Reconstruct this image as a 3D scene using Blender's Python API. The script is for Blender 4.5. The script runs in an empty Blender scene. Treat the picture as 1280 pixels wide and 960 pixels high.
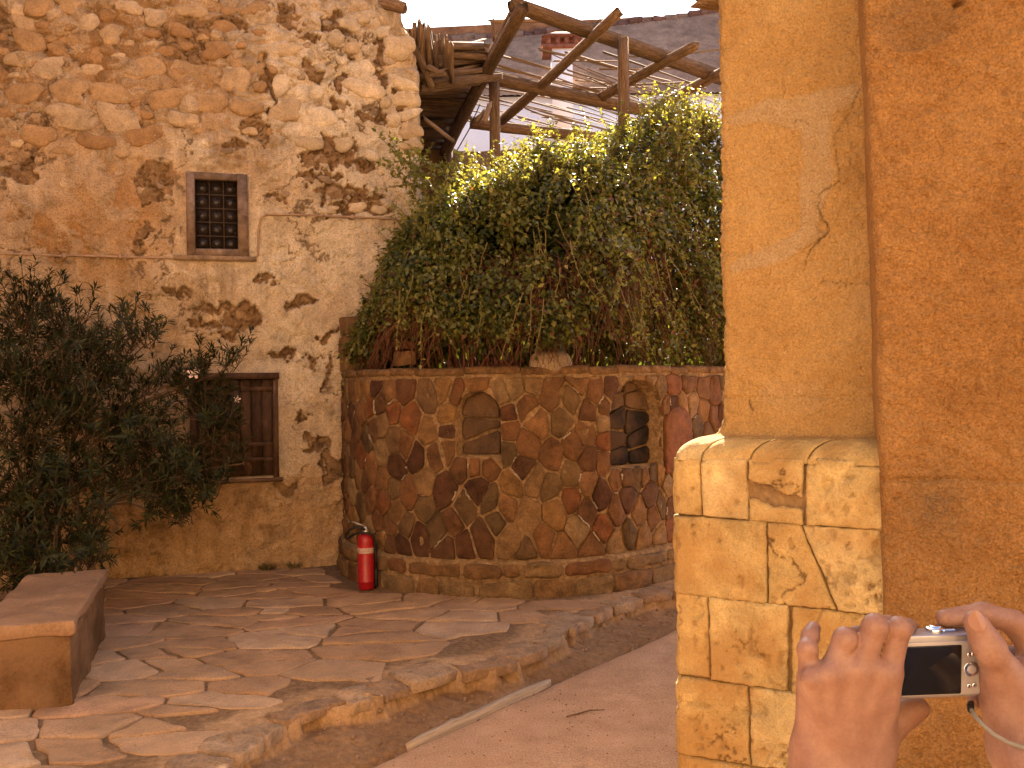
import bpy, math, random
import numpy as np
from mathutils import Matrix, Vector

R = math.radians
random.seed(7)
rng = np.random.default_rng(11)
S = bpy.context.scene
COL = S.collection

# ------------------------------------------------------------------ camera
FPX = 1150.0            # focal length in photo pixels (1280 wide)
ROLL = R(0.8)
EYE = 1.6
cam_d = bpy.data.cameras.new('camera')
cam_d.sensor_width = 36.0
cam_d.lens = FPX / 1280 * 36
cam_d.clip_start = 0.05
cam_d.clip_end = 2000
cam = bpy.data.objects.new('camera', cam_d)
COL.objects.link(cam)
cam.matrix_world = Matrix.Translation((0, 0, EYE)) @ Matrix.Rotation(R(90), 4, 'X') @ Matrix.Rotation(-ROLL, 4, 'Z')
S.camera = cam

# ------------------------------------------------------------------ sky, sun, exposure
SUN_EL, SUN_AZ = R(41.5), R(12.5)          # azimuth measured from +Y towards +X
w = bpy.data.worlds.new('World'); S.world = w; w.use_nodes = True
nt = w.node_tree; nt.nodes.clear()
sky = nt.nodes.new('ShaderNodeTexSky'); sky.sky_type = 'NISHITA'; sky.sun_disc = False
sky.sun_elevation = SUN_EL; sky.sun_rotation = SUN_AZ
sky.air_density = 0.6; sky.dust_density = 6.0; sky.ozone_density = 0.0; sky.altitude = 1500
bg = nt.nodes.new('ShaderNodeBackground'); bg.inputs['Strength'].default_value = 0.085
wo = nt.nodes.new('ShaderNodeOutputWorld')
nt.links.new(sky.outputs[0], bg.inputs[0]); nt.links.new(bg.outputs[0], wo.inputs[0])
sd = bpy.data.lights.new('sun', 'SUN'); sd.energy = 5.0; sd.angle = R(0.53); sd.color = (1.0, 0.87, 0.70)
so = bpy.data.objects.new('sun', sd); COL.objects.link(so)
sv = Vector((math.sin(SUN_AZ) * math.cos(SUN_EL), math.cos(SUN_AZ) * math.cos(SUN_EL), math.sin(SUN_EL)))
so.rotation_euler = sv.to_track_quat('Z', 'Y').to_euler()
so.location = sv * 30
S.view_settings.view_transform = 'Standard'
S.view_settings.look = 'None'
S.view_settings.exposure = 2.92
S.view_settings.gamma = 1.0
S.render.engine = 'CYCLES'
S.cycles.use_denoising = True
S.cycles.max_bounces = 7
S.cycles.diffuse_bounces = 5
S.cycles.transparent_max_bounces = 4
S.cycles.caustics_reflective = False
S.cycles.caustics_refractive = False
S.cycles.sample_clamp_indirect = 6.0

# ------------------------------------------------------------------ photo pixel -> direction -> place
def ray(px, py):
    u = (px - 640) / FPX; v = (480 - py) / FPX
    return u * math.cos(ROLL) + v * math.sin(ROLL), -u * math.sin(ROLL) + v * math.cos(ROLL)
def at(px, py, Y):
    a, b = ray(px, py); return np.array([a * Y, Y, EYE + b * Y])
def on_ground(px, py, z=0.0):
    a, b = ray(px, py); Y = (z - EYE) / b; return np.array([a * Y, Y, z])
class Plane:
    """vertical plane through A along d (2-D unit vector); s along d, h along n towards the viewer"""
    def __init__(self, A, d):
        self.A = np.array(A[:2], float); d = np.array(d[:2], float); self.d = d / np.linalg.norm(d)
        self.n = np.array([self.d[1], -self.d[0]])
    def sz(self, px, py):
        a, b = ray(px, py)
        # (a*Y, Y) = A + s d
        M = np.array([[a, -self.d[0]], [1, -self.d[1]]]); Y, s = np.linalg.solve(M, self.A)
        return s, EYE + b * Y
    def P(self, s, z, h=0.0):
        s, z, h = np.broadcast_arrays(np.asarray(s, float), np.asarray(z, float), np.asarray(h, float))
        return np.stack([self.A[0] + s * self.d[0] + h * self.n[0], self.A[1] + s * self.d[1] + h * self.n[1], z], -1)

# ------------------------------------------------------------------ numpy noise
_T = np.random.default_rng(3).random((8, 256, 256)).astype(np.float32)
def vn(x, y, seed=0):
    x = np.asarray(x, float); y = np.asarray(y, float)
    xi = np.floor(x).astype(int); yi = np.floor(y).astype(int)
    fx = x - xi; fy = y - yi; fx = fx * fx * (3 - 2 * fx); fy = fy * fy * (3 - 2 * fy)
    T = _T[seed % 8]; o = (seed // 8) * 37
    a = T[(xi + o) & 255, (yi + o) & 255]; b = T[(xi + 1 + o) & 255, (yi + o) & 255]
    c = T[(xi + o) & 255, (yi + 1 + o) & 255]; d = T[(xi + 1 + o) & 255, (yi + 1 + o) & 255]
    return (a + (b - a) * fx) * (1 - fy) + (c + (d - c) * fx) * fy
def fbm(x, y, o=4, seed=0, g=0.5):
    t = 0; amp = 1; tot = 0
    for i in range(o):
        t = t + amp * (vn(x * 2 ** i + 17.3 * i, y * 2 ** i + 9.1 * i, seed + i) - 0.5); tot += amp; amp *= g
    return t / tot
def worley(x, y, seed=0):
    x = np.asarray(x, float); y = np.asarray(y, float)
    xi = np.floor(x).astype(int); yi = np.floor(y).astype(int)
    f1 = np.full(x.shape, 9.0); f2 = np.full(x.shape, 9.0); idv = np.zeros(x.shape)
    for dx in (-1, 0, 1):
        for dy in (-1, 0, 1):
            cx = xi + dx; cy = yi + dy
            jx = cx + _T[seed % 8][cx & 255, cy & 255]; jy = cy + _T[(seed + 1) % 8][cx & 255, cy & 255]
            d = np.hypot(x - jx, y - jy)
            idv = np.where(d < f1, _T[(seed + 2) % 8][cx & 255, cy & 255], idv)
            f2 = np.where(d < f1, f1, np.minimum(f2, d)); f1 = np.minimum(f1, d)
    return f1, f2, idv
def sstep(a, b, x):
    t = np.clip((x - a) / (b - a), 0, 1); return t * t * (3 - 2 * t)

# ------------------------------------------------------------------ mesh helpers
def link(name, me, mat=None, parent=None, loc=None):
    o = bpy.data.objects.new(name, me); COL.objects.link(o)
    if mat is not None and me is not None and not me.materials: me.materials.append(mat)
    if parent is not None: o.parent = parent
    if loc is not None: o.location = loc
    return o
def raw_mesh(name, V, F, smooth=True, attrs=None):
    """V (n,3); F list of faces or (m,k) array"""
    me = bpy.data.meshes.new(name); V = np.asarray(V, np.float32)
    me.vertices.add(len(V)); me.vertices.foreach_set('co', V.ravel())
    if isinstance(F, np.ndarray):
        m, k = F.shape; flat = F.ravel().astype(np.int32); starts = np.arange(0, m * k, k, dtype=np.int32)
    else:
        m = len(F); lens = np.array([len(f) for f in F], np.int32)
        flat = np.fromiter((i for f in F for i in f), np.int32); starts = np.concatenate([[0], np.cumsum(lens)[:-1]]).astype(np.int32)
    me.loops.add(len(flat)); me.loops.foreach_set('vertex_index', flat)
    me.polygons.add(m); me.polygons.foreach_set('loop_start', starts)
    if smooth: me.polygons.foreach_set('use_smooth', np.ones(m, bool))
    for k2, a in (attrs or {}).items():
        at_ = me.attributes.new(k2, 'FLOAT', 'POINT'); at_.data.foreach_set('value', np.asarray(a, np.float32).ravel())
    me.update(calc_edges=True); me.validate()
    return me
def grid_faces(ny, nx, off=0):
    i = np.arange(ny - 1)[:, None] * nx + np.arange(nx - 1)[None]
    return np.stack([i, i + 1, i + nx + 1, i + nx], -1).reshape(-1, 4) + off
def grid_obj(name, P, mat, parent=None, attrs=None, flip=False, smooth=True):
    ny, nx = P.shape[:2]; F = grid_faces(ny, nx)
    if flip: F = F[:, ::-1].copy()
    return link(name, raw_mesh(name, P.reshape(-1, 3), F, smooth, attrs), mat, parent)
class MB:
    def __init__(s): s.v = []; s.f = []
    def add(s, V, F):
        o = len(s.v); s.v.extend([tuple(map(float, p)) for p in V]); s.f.extend([tuple(i + o for i in f) for f in F])
    def box(s, c, sx, sy, sz, M=None):
        V = [Vector((x * sx / 2, y * sy / 2, z * sz / 2)) for x in (-1, 1) for y in (-1, 1) for z in (-1, 1)]
        if M is not None: V = [M @ p for p in V]
        s.add([Vector(c) + p for p in V], [(0, 1, 3, 2), (4, 6, 7, 5), (0, 4, 5, 1), (2, 3, 7, 6), (0, 2, 6, 4), (1, 5, 7, 3)])
    def tube(s, pts, rad, n=6, cap=True):
        pts = [Vector(p) for p in pts]; m = len(pts)
        if not hasattr(rad, '__len__'): rad = [rad] * m
        V = []; up = None
        for i, p in enumerate(pts):
            t = (pts[min(i + 1, m - 1)] - pts[max(i - 1, 0)])
            if t.length < 1e-9: t = Vector((0, 0, 1))
            t.normalize()
            if up is None: up = t.orthogonal().normalized()
            up = (up - t * up.dot(t))
            if up.length < 1e-6: up = t.orthogonal()
            up.normalize(); b = t.cross(up)
            for k in range(n):
                a = 2 * math.pi * k / n; V.append(p + (up * math.cos(a) + b * math.sin(a)) * rad[i])
        F = [(i * n + k, i * n + (k + 1) % n, (i + 1) * n + (k + 1) % n, (i + 1) * n + k) for i in range(m - 1) for k in range(n)]
        if cap: F += [tuple(range(n - 1, -1, -1)), tuple((m - 1) * n + k for k in range(n))]
        s.add(V, F)
    def lathe(s, prof, c=(0, 0, 0), n=24, axis=None):
        M = axis if axis is not None else Matrix.Identity(3)
        V = [Vector(c) + M @ Vector((r * math.cos(2 * math.pi * k / n), r * math.sin(2 * math.pi * k / n), z)) for r, z in prof for k in range(n)]
        m = len(prof)
        F = [(i * n + k, i * n + (k + 1) % n, (i + 1) * n + (k + 1) % n, (i + 1) * n + k) for i in range(m - 1) for k in range(n)]
        F += [tuple(range(n - 1, -1, -1)), tuple((m - 1) * n + k for k in range(n))]
        s.add(V, F)
    def build(s, name, mat, parent=None, smooth=False, loc=None):
        V = np.array(s.v)
        if loc is not None: V = V - np.asarray(loc)
        return link(name, raw_mesh(name, V, s.f, smooth), mat, parent, loc)
def tag(o, label=None, cat=None, group=None, kind=None):
    if label: o['label'] = label
    if cat: o['category'] = cat
    if group: o['group'] = group
    if kind: o['kind'] = kind
    return o
def empty(name, label, cat, loc=(0, 0, 0), group=None):
    o = bpy.data.objects.new(name, None); COL.objects.link(o); o.location = loc; o.empty_display_size = 0.1
    return tag(o, label, cat, group)

# convex polygons
def clip(poly, p, nrm):
    """keep the side where (x-p).nrm <= 0"""
    out = []; m = len(poly)
    for i in range(m):
        a = poly[i]; b = poly[(i + 1) % m]; da = np.dot(a - p, nrm); db = np.dot(b - p, nrm)
        if da <= 0: out.append(a)
        if (da < 0 < db) or (db < 0 < da): out.append(a + (b - a) * (da / (da - db)))
    return out
def voronoi(sites, bbox, k=26):
    sites = np.asarray(sites, float); x0, y0, x1, y1 = bbox; cells = []
    for i, p in enumerate(sites):
        d = np.sum((sites - p) ** 2, 1); idx = np.argsort(d)[1:k + 1]
        poly = [np.array(q, float) for q in ((x0, y0), (x1, y0), (x1, y1), (x0, y1))]
        for j in idx:
            q = sites[j]; v = q - p; l = np.linalg.norm(v)
            if l < 1e-9: continue
            poly = clip(poly, (p + q) / 2, v / l)
            if len(poly) < 3: break
        cells.append(np.array(poly) if len(poly) >= 3 else None)
    return cells
def inset(poly, g):
    m = len(poly); c = np.mean(poly, 0); out = [p for p in poly]
    for i in range(m):
        a = poly[i]; b = poly[(i + 1) % m]; e = b - a; l = np.linalg.norm(e)
        if l < 1e-6: continue
        nrm = np.array([e[1], -e[0]]) / l
        if np.dot(c - a, nrm) > 0: nrm = -nrm
        out = clip(out, a - nrm * g, nrm)
        if len(out) < 3: return None
    return np.array(out)
def chaikin(poly, it=1, q=0.22):
    P = np.array(poly)
    for _ in range(it):
        N = np.roll(P, -1, 0); P = np.stack([P * (1 - q) + N * q, P * q + N * (1 - q)], 1).reshape(-1, 2)
    return P
def clean(poly, eps):
    out = [poly[0]]
    for p in poly[1:]:
        if np.linalg.norm(p - out[-1]) > eps: out.append(p)
    if len(out) > 3 and np.linalg.norm(out[0] - out[-1]) < eps: out.pop()
    return np.array(out)
def slab_mesh(name, poly, mapf, h=0.02, base=-0.03, bev=0.012, dome=0.004, rough=0.004, seed=0, jit=0.006, it=1, edge_r=0.55, q=0.22):
    """one stone: outline polygon in (u,v), raised to height h with rounded shoulders; mapf(u,v,h)->(n,3)"""
    rg = np.random.default_rng(seed)
    poly = clean(np.asarray(poly, float), 0.012)
    if len(poly) < 3: return None, None
    # split long edges and wobble them
    pts = []
    for i in range(len(poly)):
        a = poly[i]; b = poly[(i + 1) % len(poly)]; l = np.linalg.norm(b - a); k = max(1, int(l / 0.09))
        for j in range(k):
            p = a + (b - a) * j / k
            pts.append(p + rg.normal(0, jit, 2) * (0.4 if j == 0 else 1))
    P = chaikin(np.array(pts), it, q)
    c = P.mean(0); r = np.linalg.norm(P - c, axis=1).mean(); n = len(P)
    def ring(f, hh): return c + (P - c) * f, np.full(n, hh)
    fb = max(0.5, 1 - bev / r)
    tilt = rg.normal(0, rough * 0.5, 2) / max(r, 0.03)
    V = []; H = []
    for f, hh in ((1.0, base), (1.0, h * edge_r), ((1 + fb) / 2, h * (edge_r + (1 - edge_r) * 0.75)), (fb, h), (fb * 0.55, h + dome)):
        qq, z = ring(f, hh)
        if hh > 0:
            z = z + rg.normal(0, rough * 0.5, n) * (0.6 if f > 0.99 else 1) + (qq - c) @ tilt
        V.append(qq); H.append(z)
    V.append(c[None]); H.append(np.array([h + dome + rg.normal(0, rough)]))
    V = np.concatenate(V); H = np.concatenate(H)
    F = []
    for k in range(4):
        for i in range(n):
            j = (i + 1) % n; F.append((k * n + i, k * n + j, (k + 1) * n + j, (k + 1) * n + i))
    for i in range(n): F.append((4 * n + i, 4 * n + (i + 1) % n, 5 * n))
    W = mapf(V[:, 0], V[:, 1], H); loc = W[-1].copy()
    return raw_mesh(name, W - loc, F, True), loc

# ------------------------------------------------------------------ materials
KS = 0.62          # overall reflectance of the court's dusty masonry
def nm(name):
    m = bpy.data.materials.new(name); m.use_nodes = True; t = m.node_tree
    return m, t, t.nodes['Principled BSDF'], t.nodes['Material Output']
def nd(t, typ, **kw):
    n = t.nodes.new(typ)
    for k, v in kw.items():
        if k in n.inputs.keys() if isinstance(k, str) else False: n.inputs[k].default_value = v
        else: setattr(n, k, v)
    return n
def tnoise(t, vec, scale, detail=6, rough=0.6, dist=0.0):
    n = t.nodes.new('ShaderNodeTexNoise'); n.inputs['Scale'].default_value = scale; n.inputs['Detail'].default_value = detail
    n.inputs['Roughness'].default_value = rough; n.inputs['Distortion'].default_value = dist
    t.links.new(vec, n.inputs['Vector']); return n.outputs['Fac']
def tramp(t, fac, stops, interp='LINEAR'):
    r = t.nodes.new('ShaderNodeValToRGB'); r.color_ramp.interpolation = interp; e = r.color_ramp.elements
    while len(e) < len(stops): e.new(0.5)
    for i, (p, c) in enumerate(stops):
        e[i].position = p; e[i].color = (c, c, c, 1) if not hasattr(c, '__len__') else (*c[:3], 1)
    t.links.new(fac, r.inputs[0]); return r.outputs[0]
def tmix(t, fac, a, b, mode='MIX'):
    n = t.nodes.new('ShaderNodeMix'); n.data_type = 'RGBA'; n.blend_type = mode
    for ix, v in ((0, fac), (6, a), (7, b)):
        sock = n.inputs[ix]
        if hasattr(v, 'links'): t.links.new(v, sock)
        elif hasattr(v, '__len__'): sock.default_value = (*v[:3], 1)
        else: sock.default_value = v if ix == 0 else (v, v, v, 1)
    return n.outputs[2]
def tmath(t, op, a, b=0.0):
    n = t.nodes.new('ShaderNodeMath'); n.operation = op
    for i, v in enumerate((a, b)):
        if hasattr(v, 'links'): t.links.new(v, n.inputs[i])
        else: n.inputs[i].default_value = v
    return n.outputs[0]
def tattr(t, name):
    n = t.nodes.new('ShaderNodeAttribute'); n.attribute_name = name; return n.outputs['Fac']
def tpos(t, scale=None):
    g = t.nodes.new('ShaderNodeNewGeometry').outputs['Position']
    if scale is None: return g
    m = t.nodes.new('ShaderNodeMapping'); m.inputs['Scale'].default_value = scale; t.links.new(g, m.inputs['Vector']); return m.outputs[0]
def tbump(t, p, hs, strength, dist=0.01):
    b = t.nodes.new('ShaderNodeBump'); b.inputs['Strength'].default_value = strength; b.inputs['Distance'].default_value = dist
    t.links.new(hs, b.inputs['Height']); t.links.new(b.outputs[0], p.inputs['Normal'])
def stone_mat(name, cols=None, sc=9, lo=0.62, hi=1.25, rough=0.9, bump=0.5, bdist=0.008, fine=70, spec=0.15, dust=None, dust_amt=0.0, grain=0.28, blotch=0.12, crack=None, k=None):
    """rough stone; cols = ramp of base colours, or None to take the object's own colour"""
    m, t, p, o = nm(name); v = tpos(t)
    n1 = tnoise(t, v, sc, 6, 0.62, 0.3); n2 = tnoise(t, v, fine, 4, 0.65); n3 = tnoise(t, v, sc * 3.1, 5, 0.6)
    if cols is None:
        base = t.nodes.new('ShaderNodeObjectInfo').outputs['Color']
    else:
        base = tramp(t, n3, [(0.3 + 0.4 * i / max(1, len(cols) - 1), c) for i, c in enumerate(cols)])
    c = tmix(t, 1.0, base, tramp(t, n1, [(0.3, lo), (0.7, hi)]), 'MULTIPLY')
    c = tmix(t, 1.0, c, tramp(t, n2, [(0.3, 1 - grain), (0.5, 1.0), (0.72, 1 + grain * .7)]), 'MULTIPLY')
    nl = tnoise(t, v, sc * .35, 4, 0.6, .5); c = tmix(t, 1.0, c, tramp(t, nl, [(0.35, 1 - blotch), (0.65, 1 + blotch * .8)]), 'MULTIPLY')
    if dust is not None:
        c = tmix(t, tmath(t, 'MULTIPLY', tramp(t, tnoise(t, v, 4.3, 5, 0.6), [(0.42, 0.0), (0.62, 1.0)]), dust_amt), c, dust)
    if crack: c = tmix(t, tmath(t, 'MULTIPLY', tattr(t, 'crack'), .85), c, crack)
    k = KS if k is None else k; c = tmix(t, 1.0, c, (k, k, k), 'MULTIPLY')
    t.links.new(c, p.inputs['Base Color']); p.inputs['Roughness'].default_value = rough
    p.inputs['Specular IOR Level'].default_value = spec
    h = tmath(t, 'ADD', tmath(t, 'MULTIPLY', n3, 0.7), tmath(t, 'MULTIPLY', n2, 0.5))
    tbump(t, p, h, bump, bdist); return m
def plain_mat(name, col, rough=0.5, metal=0.0, spec=0.5, var=0.15, sc=40):
    m, t, p, o = nm(name); v = tpos(t)
    c = tmix(t, 1.0, col, tramp(t, tnoise(t, v, sc, 4, 0.6), [(0.3, 1 - var), (0.7, 1 + var)]), 'MULTIPLY')
    t.links.new(c, p.inputs['Base Color']); p.inputs['Roughness'].default_value = rough
    p.inputs['Metallic'].default_value = metal; p.inputs['Specular IOR Level'].default_value = spec; return m
def wood_mat(name, cols, axis=(1, 1, 1), bump=0.5):
    """grain stretched along the object's local X"""
    m, t, p, o = nm(name)
    tc = t.nodes.new('ShaderNodeTexCoord'); mp = t.nodes.new('ShaderNodeMapping'); mp.inputs['Scale'].default_value = axis
    t.links.new(tc.outputs['Object'], mp.inputs['Vector']); v = mp.outputs[0]
    n1 = tnoise(t, v, 16, 6, 0.65, 0.4); n2 = tnoise(t, v, 4, 3, 0.5)
    c = tramp(t, n1, [(0.28 + 0.44 * i / (len(cols) - 1), k) for i, k in enumerate(cols)])
    c = tmix(t, 1.0, c, tramp(t, n2, [(0.3, 0.7), (0.7, 1.25)]), 'MULTIPLY')
    oi = t.nodes.new('ShaderNodeObjectInfo').outputs['Random']
    c = tmix(t, 1.0, c, tramp(t, oi, [(0.0, 0.72 * .8), (1.0, 1.25 * .8)]), 'MULTIPLY')
    t.links.new(c, p.inputs['Base Color']); p.inputs['Roughness'].default_value = 0.85; p.inputs['Specular IOR Level'].default_value = 0.15
    tbump(t, p, n1, bump, 0.006); return m
def leaf_mat(name, stops, trans=0.35, rough=0.45, spec=0.35):
    m, t, p, o = nm(name); f = tattr(t, 'rnd')
    c = tramp(t, f, stops)
    t.links.new(c, p.inputs['Base Color']); p.inputs['Roughness'].default_value = rough; p.inputs['Specular IOR Level'].default_value = spec
    tr = t.nodes.new('ShaderNodeBsdfTranslucent'); t.links.new(tmix(t, 1.0, c, (1.25, 1.15, 0.5), 'MULTIPLY'), tr.inputs['Color'])
    mx = t.nodes.new('ShaderNodeMixShader'); mx.inputs[0].default_value = trans
    t.links.new(p.outputs[0], mx.inputs[1]); t.links.new(tr.outputs[0], mx.inputs[2]); t.links.new(mx.outputs[0], o.inputs['Surface']); return m

# ================================================================== GROUND
PATH_Z = -0.18
m_sand = stone_mat('sand_ground', [(0.40, 0.26, 0.17), (0.47, 0.31, 0.20), (0.52, 0.36, 0.25)], sc=1.6, lo=0.82, hi=1.12, rough=0.95, bump=0.45, bdist=0.006, fine=130)
m_pathmat = stone_mat('path_sand', [(0.598, 0.345, 0.189), (0.673, 0.398, 0.223), (0.736, 0.445, 0.257)], sc=2.2, lo=0.84, hi=1.1, rough=0.95, bump=0.9, bdist=0.009, fine=110, grain=.42, blotch=.1)
m_dirt = stone_mat('dirt_bank', [(0.31, 0.18, 0.10), (0.40, 0.25, 0.15), (0.46, 0.30, 0.19)], sc=5, lo=0.75, hi=1.15, rough=0.97, bump=0.8, bdist=0.012, fine=60)

gv = [(-300, -300, -0.30), (300, -300, -0.30), (300, 300, -0.30), (-300, 300, -0.30)]
o = link('ground', raw_mesh('ground', np.array(gv), [(0, 1, 2, 3)], False), m_sand); tag(o, kind='structure')

# broken edge of the terrace, traced along its top and laid on the terrace level
EDGE = [on_ground(px, py)[:2] for px, py in [(225, 1010), (262, 968), (285, 945), (312, 928), (352, 903), (398, 881), (440, 876), (470, 868), (522, 848), (560, 837), (612, 830), (640, 822), (682, 806), (700, 792), (735, 772), (760, 757), (792, 748), (846, 736)]]
EDGE = np.array([(-1.9, 1.2)] + EDGE + [(1.75, 7.6), (2.6, 8.6)])
TERR = np.concatenate([EDGE, [(2.6, 12), (-7, 12), (-7, 1.2)]])
def seg_dist(X, Y, L):
    d = np.full(X.shape, 1e9)
    for (ax, ay), (bx, by) in zip(L[:-1], L[1:]):
        ex, ey = bx - ax, by - ay; t = np.clip(((X - ax) * ex + (Y - ay) * ey) / (ex * ex + ey * ey), 0, 1)
        d = np.minimum(d, np.hypot(X - ax - t * ex, Y - ay - t * ey))
    return d
def inside(X, Y, poly):
    r = np.zeros(np.shape(X), bool); n = len(poly)
    for i in range(n):
        x0, y0 = poly[i]; x1, y1 = poly[(i + 1) % n]
        if y0 == y1: continue
        c = ((y0 > Y) != (y1 > Y)) & (X < (x1 - x0) * (Y - y0) / (y1 - y0) + x0); r ^= c
    return r
KERB = np.array([on_ground(px, py, PATH_Z)[:2] for px, py in [(380, 990), (512, 931), (688, 851), (846, 783)]])
kd = (KERB[-1] - KERB[1]); kd /= np.linalg.norm(kd)
KERB = np.array([KERB[1] - kd * 4.5, KERB[1], KERB[2], KERB[3], KERB[3] + kd * 3.0])
def terrain(X, Y):
    wx = X + fbm(X * 9, Y * 9, 4, 1) * 0.11 + fbm(X * 30, Y * 30, 2, 4) * 0.03; wy = Y + fbm(X * 9 + 40, Y * 9, 4, 2) * 0.11 + fbm(X * 30 + 9, Y * 30, 2, 5) * 0.03
    d = seg_dist(wx, wy, EDGE); ins = inside(wx, wy, TERR); d = np.where(ins, -d, d)
    dk = seg_dist(X, Y, KERB)
    top = -0.006 + fbm(X * 2.2, Y * 2.2, 4, 3) * 0.03 + fbm(X * 14, Y * 14, 3, 6) * 0.008
    # crust wears down towards its lip
    top = top - 0.02 * sstep(-0.22, 0.0, d)
    t = np.clip(d / np.maximum(d + dk, 0.05), 0, 1)
    bank = -0.105 - 0.075 * t ** 0.8 + fbm(X * 6, Y * 6, 5, 7) * 0.06 * (1 - t * 0.7) + fbm(X * 25, Y * 25, 3, 2) * 0.014
    z = top + (bank - top) * sstep(-0.006, 0.02, d)
    past = inside(X, Y, np.concatenate([KERB, [(9, 9), (9, -9), (-3, -9)]]))
    z = np.where(past, np.minimum(z, PATH_Z - 0.025), z)
    return z, d
xs = np.concatenate([np.arange(-7, -1.9, 0.06), np.arange(-1.9, 1.75, 0.0125), np.arange(1.75, 2.61, 0.05)])
ys = np.concatenate([np.arange(1.2, 3.5, 0.05), np.arange(3.5, 7.6, 0.0125), np.arange(7.6, 12, 0.1)])
GX, GY = np.meshgrid(xs, ys); GZ, GD = terrain(GX, GY)
m, t, p, o_ = nm('terrace_earth'); v = tpos(t)
n1 = tnoise(t, v, 3.5, 6, 0.6); n2 = tnoise(t, v, 28, 6, 0.7); n3 = tnoise(t, v, 140, 3, 0.6)
c_top = tramp(t, n1, [(0.3, (0.473, 0.276, 0.130)), (0.5, (0.572, 0.350, 0.178)), (0.7, (0.660, 0.424, 0.226))])
c_bank = tramp(t, n1, [(0.3, (0.27, 0.145, 0.065)), (0.7, (0.40, 0.235, 0.12))])
c = tmix(t, tattr(t, 'joint'), c_top, tramp(t, n2, [(.3, (0.20, 0.115, 0.055)), (.7, (0.34, 0.205, 0.105))])); c = tmix(t, tattr(t, 'bank'), c, c_bank)
c = tmix(t, 1.0, c, tramp(t, n2, [(0.3, 0.72), (0.65, 1.15)]), 'MULTIPLY'); c = tmix(t, 1.0, c, tramp(t, n3, [(0.3, 0.85), (0.7, 1.12)]), 'MULTIPLY')
c = tmix(t, 1.0, c, (KS, KS, KS), 'MULTIPLY'); t.links.new(c, p.inputs['Base Color']); p.inputs['Roughness'].default_value = 0.95; p.inputs['Specular IOR Level'].default_value = 0.12
tbump(t, p, tmath(t, 'ADD', n2, tmath(t, 'MULTIPLY', n3, 0.4)), 0.7, 0.012); m_terr = m
terrace = grid_obj('pavement', np.stack([GX, GY, GZ], -1), m_terr, attrs={'bank': sstep(0.0, 0.05, GD), 'joint': .85 * sstep(-.2, -.34, GD + fbm(GX * 5, GY * 5, 3, 3) * .2)}); tag(terrace, kind='structure')

# sandy lane
PW = np.concatenate([KERB, [(6, 9), (6, -9), (-8, -9)]])
ks = np.linspace(0, 1, 160); ts = np.concatenate([np.linspace(0, 0.06, 8), np.linspace(0.08, 1, 60)])
cum = np.concatenate([[0], np.cumsum(np.linalg.norm(np.diff(KERB, axis=0), axis=1))])
kx = np.interp(ks * cum[-1], cum, KERB[:, 0]); ky = np.interp(ks * cum[-1], cum, KERB[:, 1])
off = np.array([kd[1], -kd[0]])
LX = kx[None] + ts[:, None] * off[0] * 6.5; LY = ky[None] + ts[:, None] * off[1] * 6.5
wob = fbm(LX * 5, LY * 5, 3, 5) * 0.05 * (1 - sstep(0, 0.05, ts))[:, None]
LX = LX + wob * off[0]; LY = LY + wob * off[1]
LZ = PATH_Z + fbm(LX * 1.3, LY * 1.3, 4, 2) * 0.02 + fbm(LX * 12, LY * 12, 3, 4) * 0.004 - 0.03 * (1 - sstep(0, 0.012, ts))[:, None]
lane = grid_obj('path', np.stack([LX, LY, LZ], -1), m_pathmat, flip=True); tag(lane, kind='structure')

# flagstones: one object each, children of the pavement
m_flag = stone_mat('flagstone', None, sc=7, lo=0.8, hi=1.15, rough=0.9, bump=0.5, bdist=0.006, fine=90, dust=(0.561, 0.350, 0.186), dust_amt=0.6, grain=.35, blotch=.2)
FLAG_COL = [(0.561, 0.345, 0.186), (0.594, 0.371, 0.206), (0.517, 0.307, 0.162), (0.638, 0.419, 0.245), (0.594, 0.345, 0.196), (0.682, 0.461, 0.279), (0.506, 0.297, 0.157)]
def terr_z(x, y): return terrain(np.atleast_1d(x), np.atleast_1d(y))[0]
ax = 1.75
sites = []
yy = 3.0; row = 0
while yy < 8.5:
    xx = -5.0 + random.random() * 0.4
    while xx < 2.0:
        sites.append((xx + random.uniform(-0.15, 0.15), (yy + random.uniform(-0.1, 0.1)) * ax)); xx += random.choice([.22, .3, .4, .5, .62, .7])
    yy += random.uniform(0.24, 0.32)
cells = voronoi(sites, (-6, 2.4 * ax, 2.5, 9 * ax))
def flag_map(u, v, h):
    b = 0.022 * fbm(u * 2.2, v * 2.2, 3, 3)
    return np.stack([u, v, b + h], -1)
CW = np.array([0.0, 8.44]); CR = 1.52
BW = Plane(on_ground(135, 725), on_ground(425, 705) - on_ground(135, 725))
nfl = 0
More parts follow.
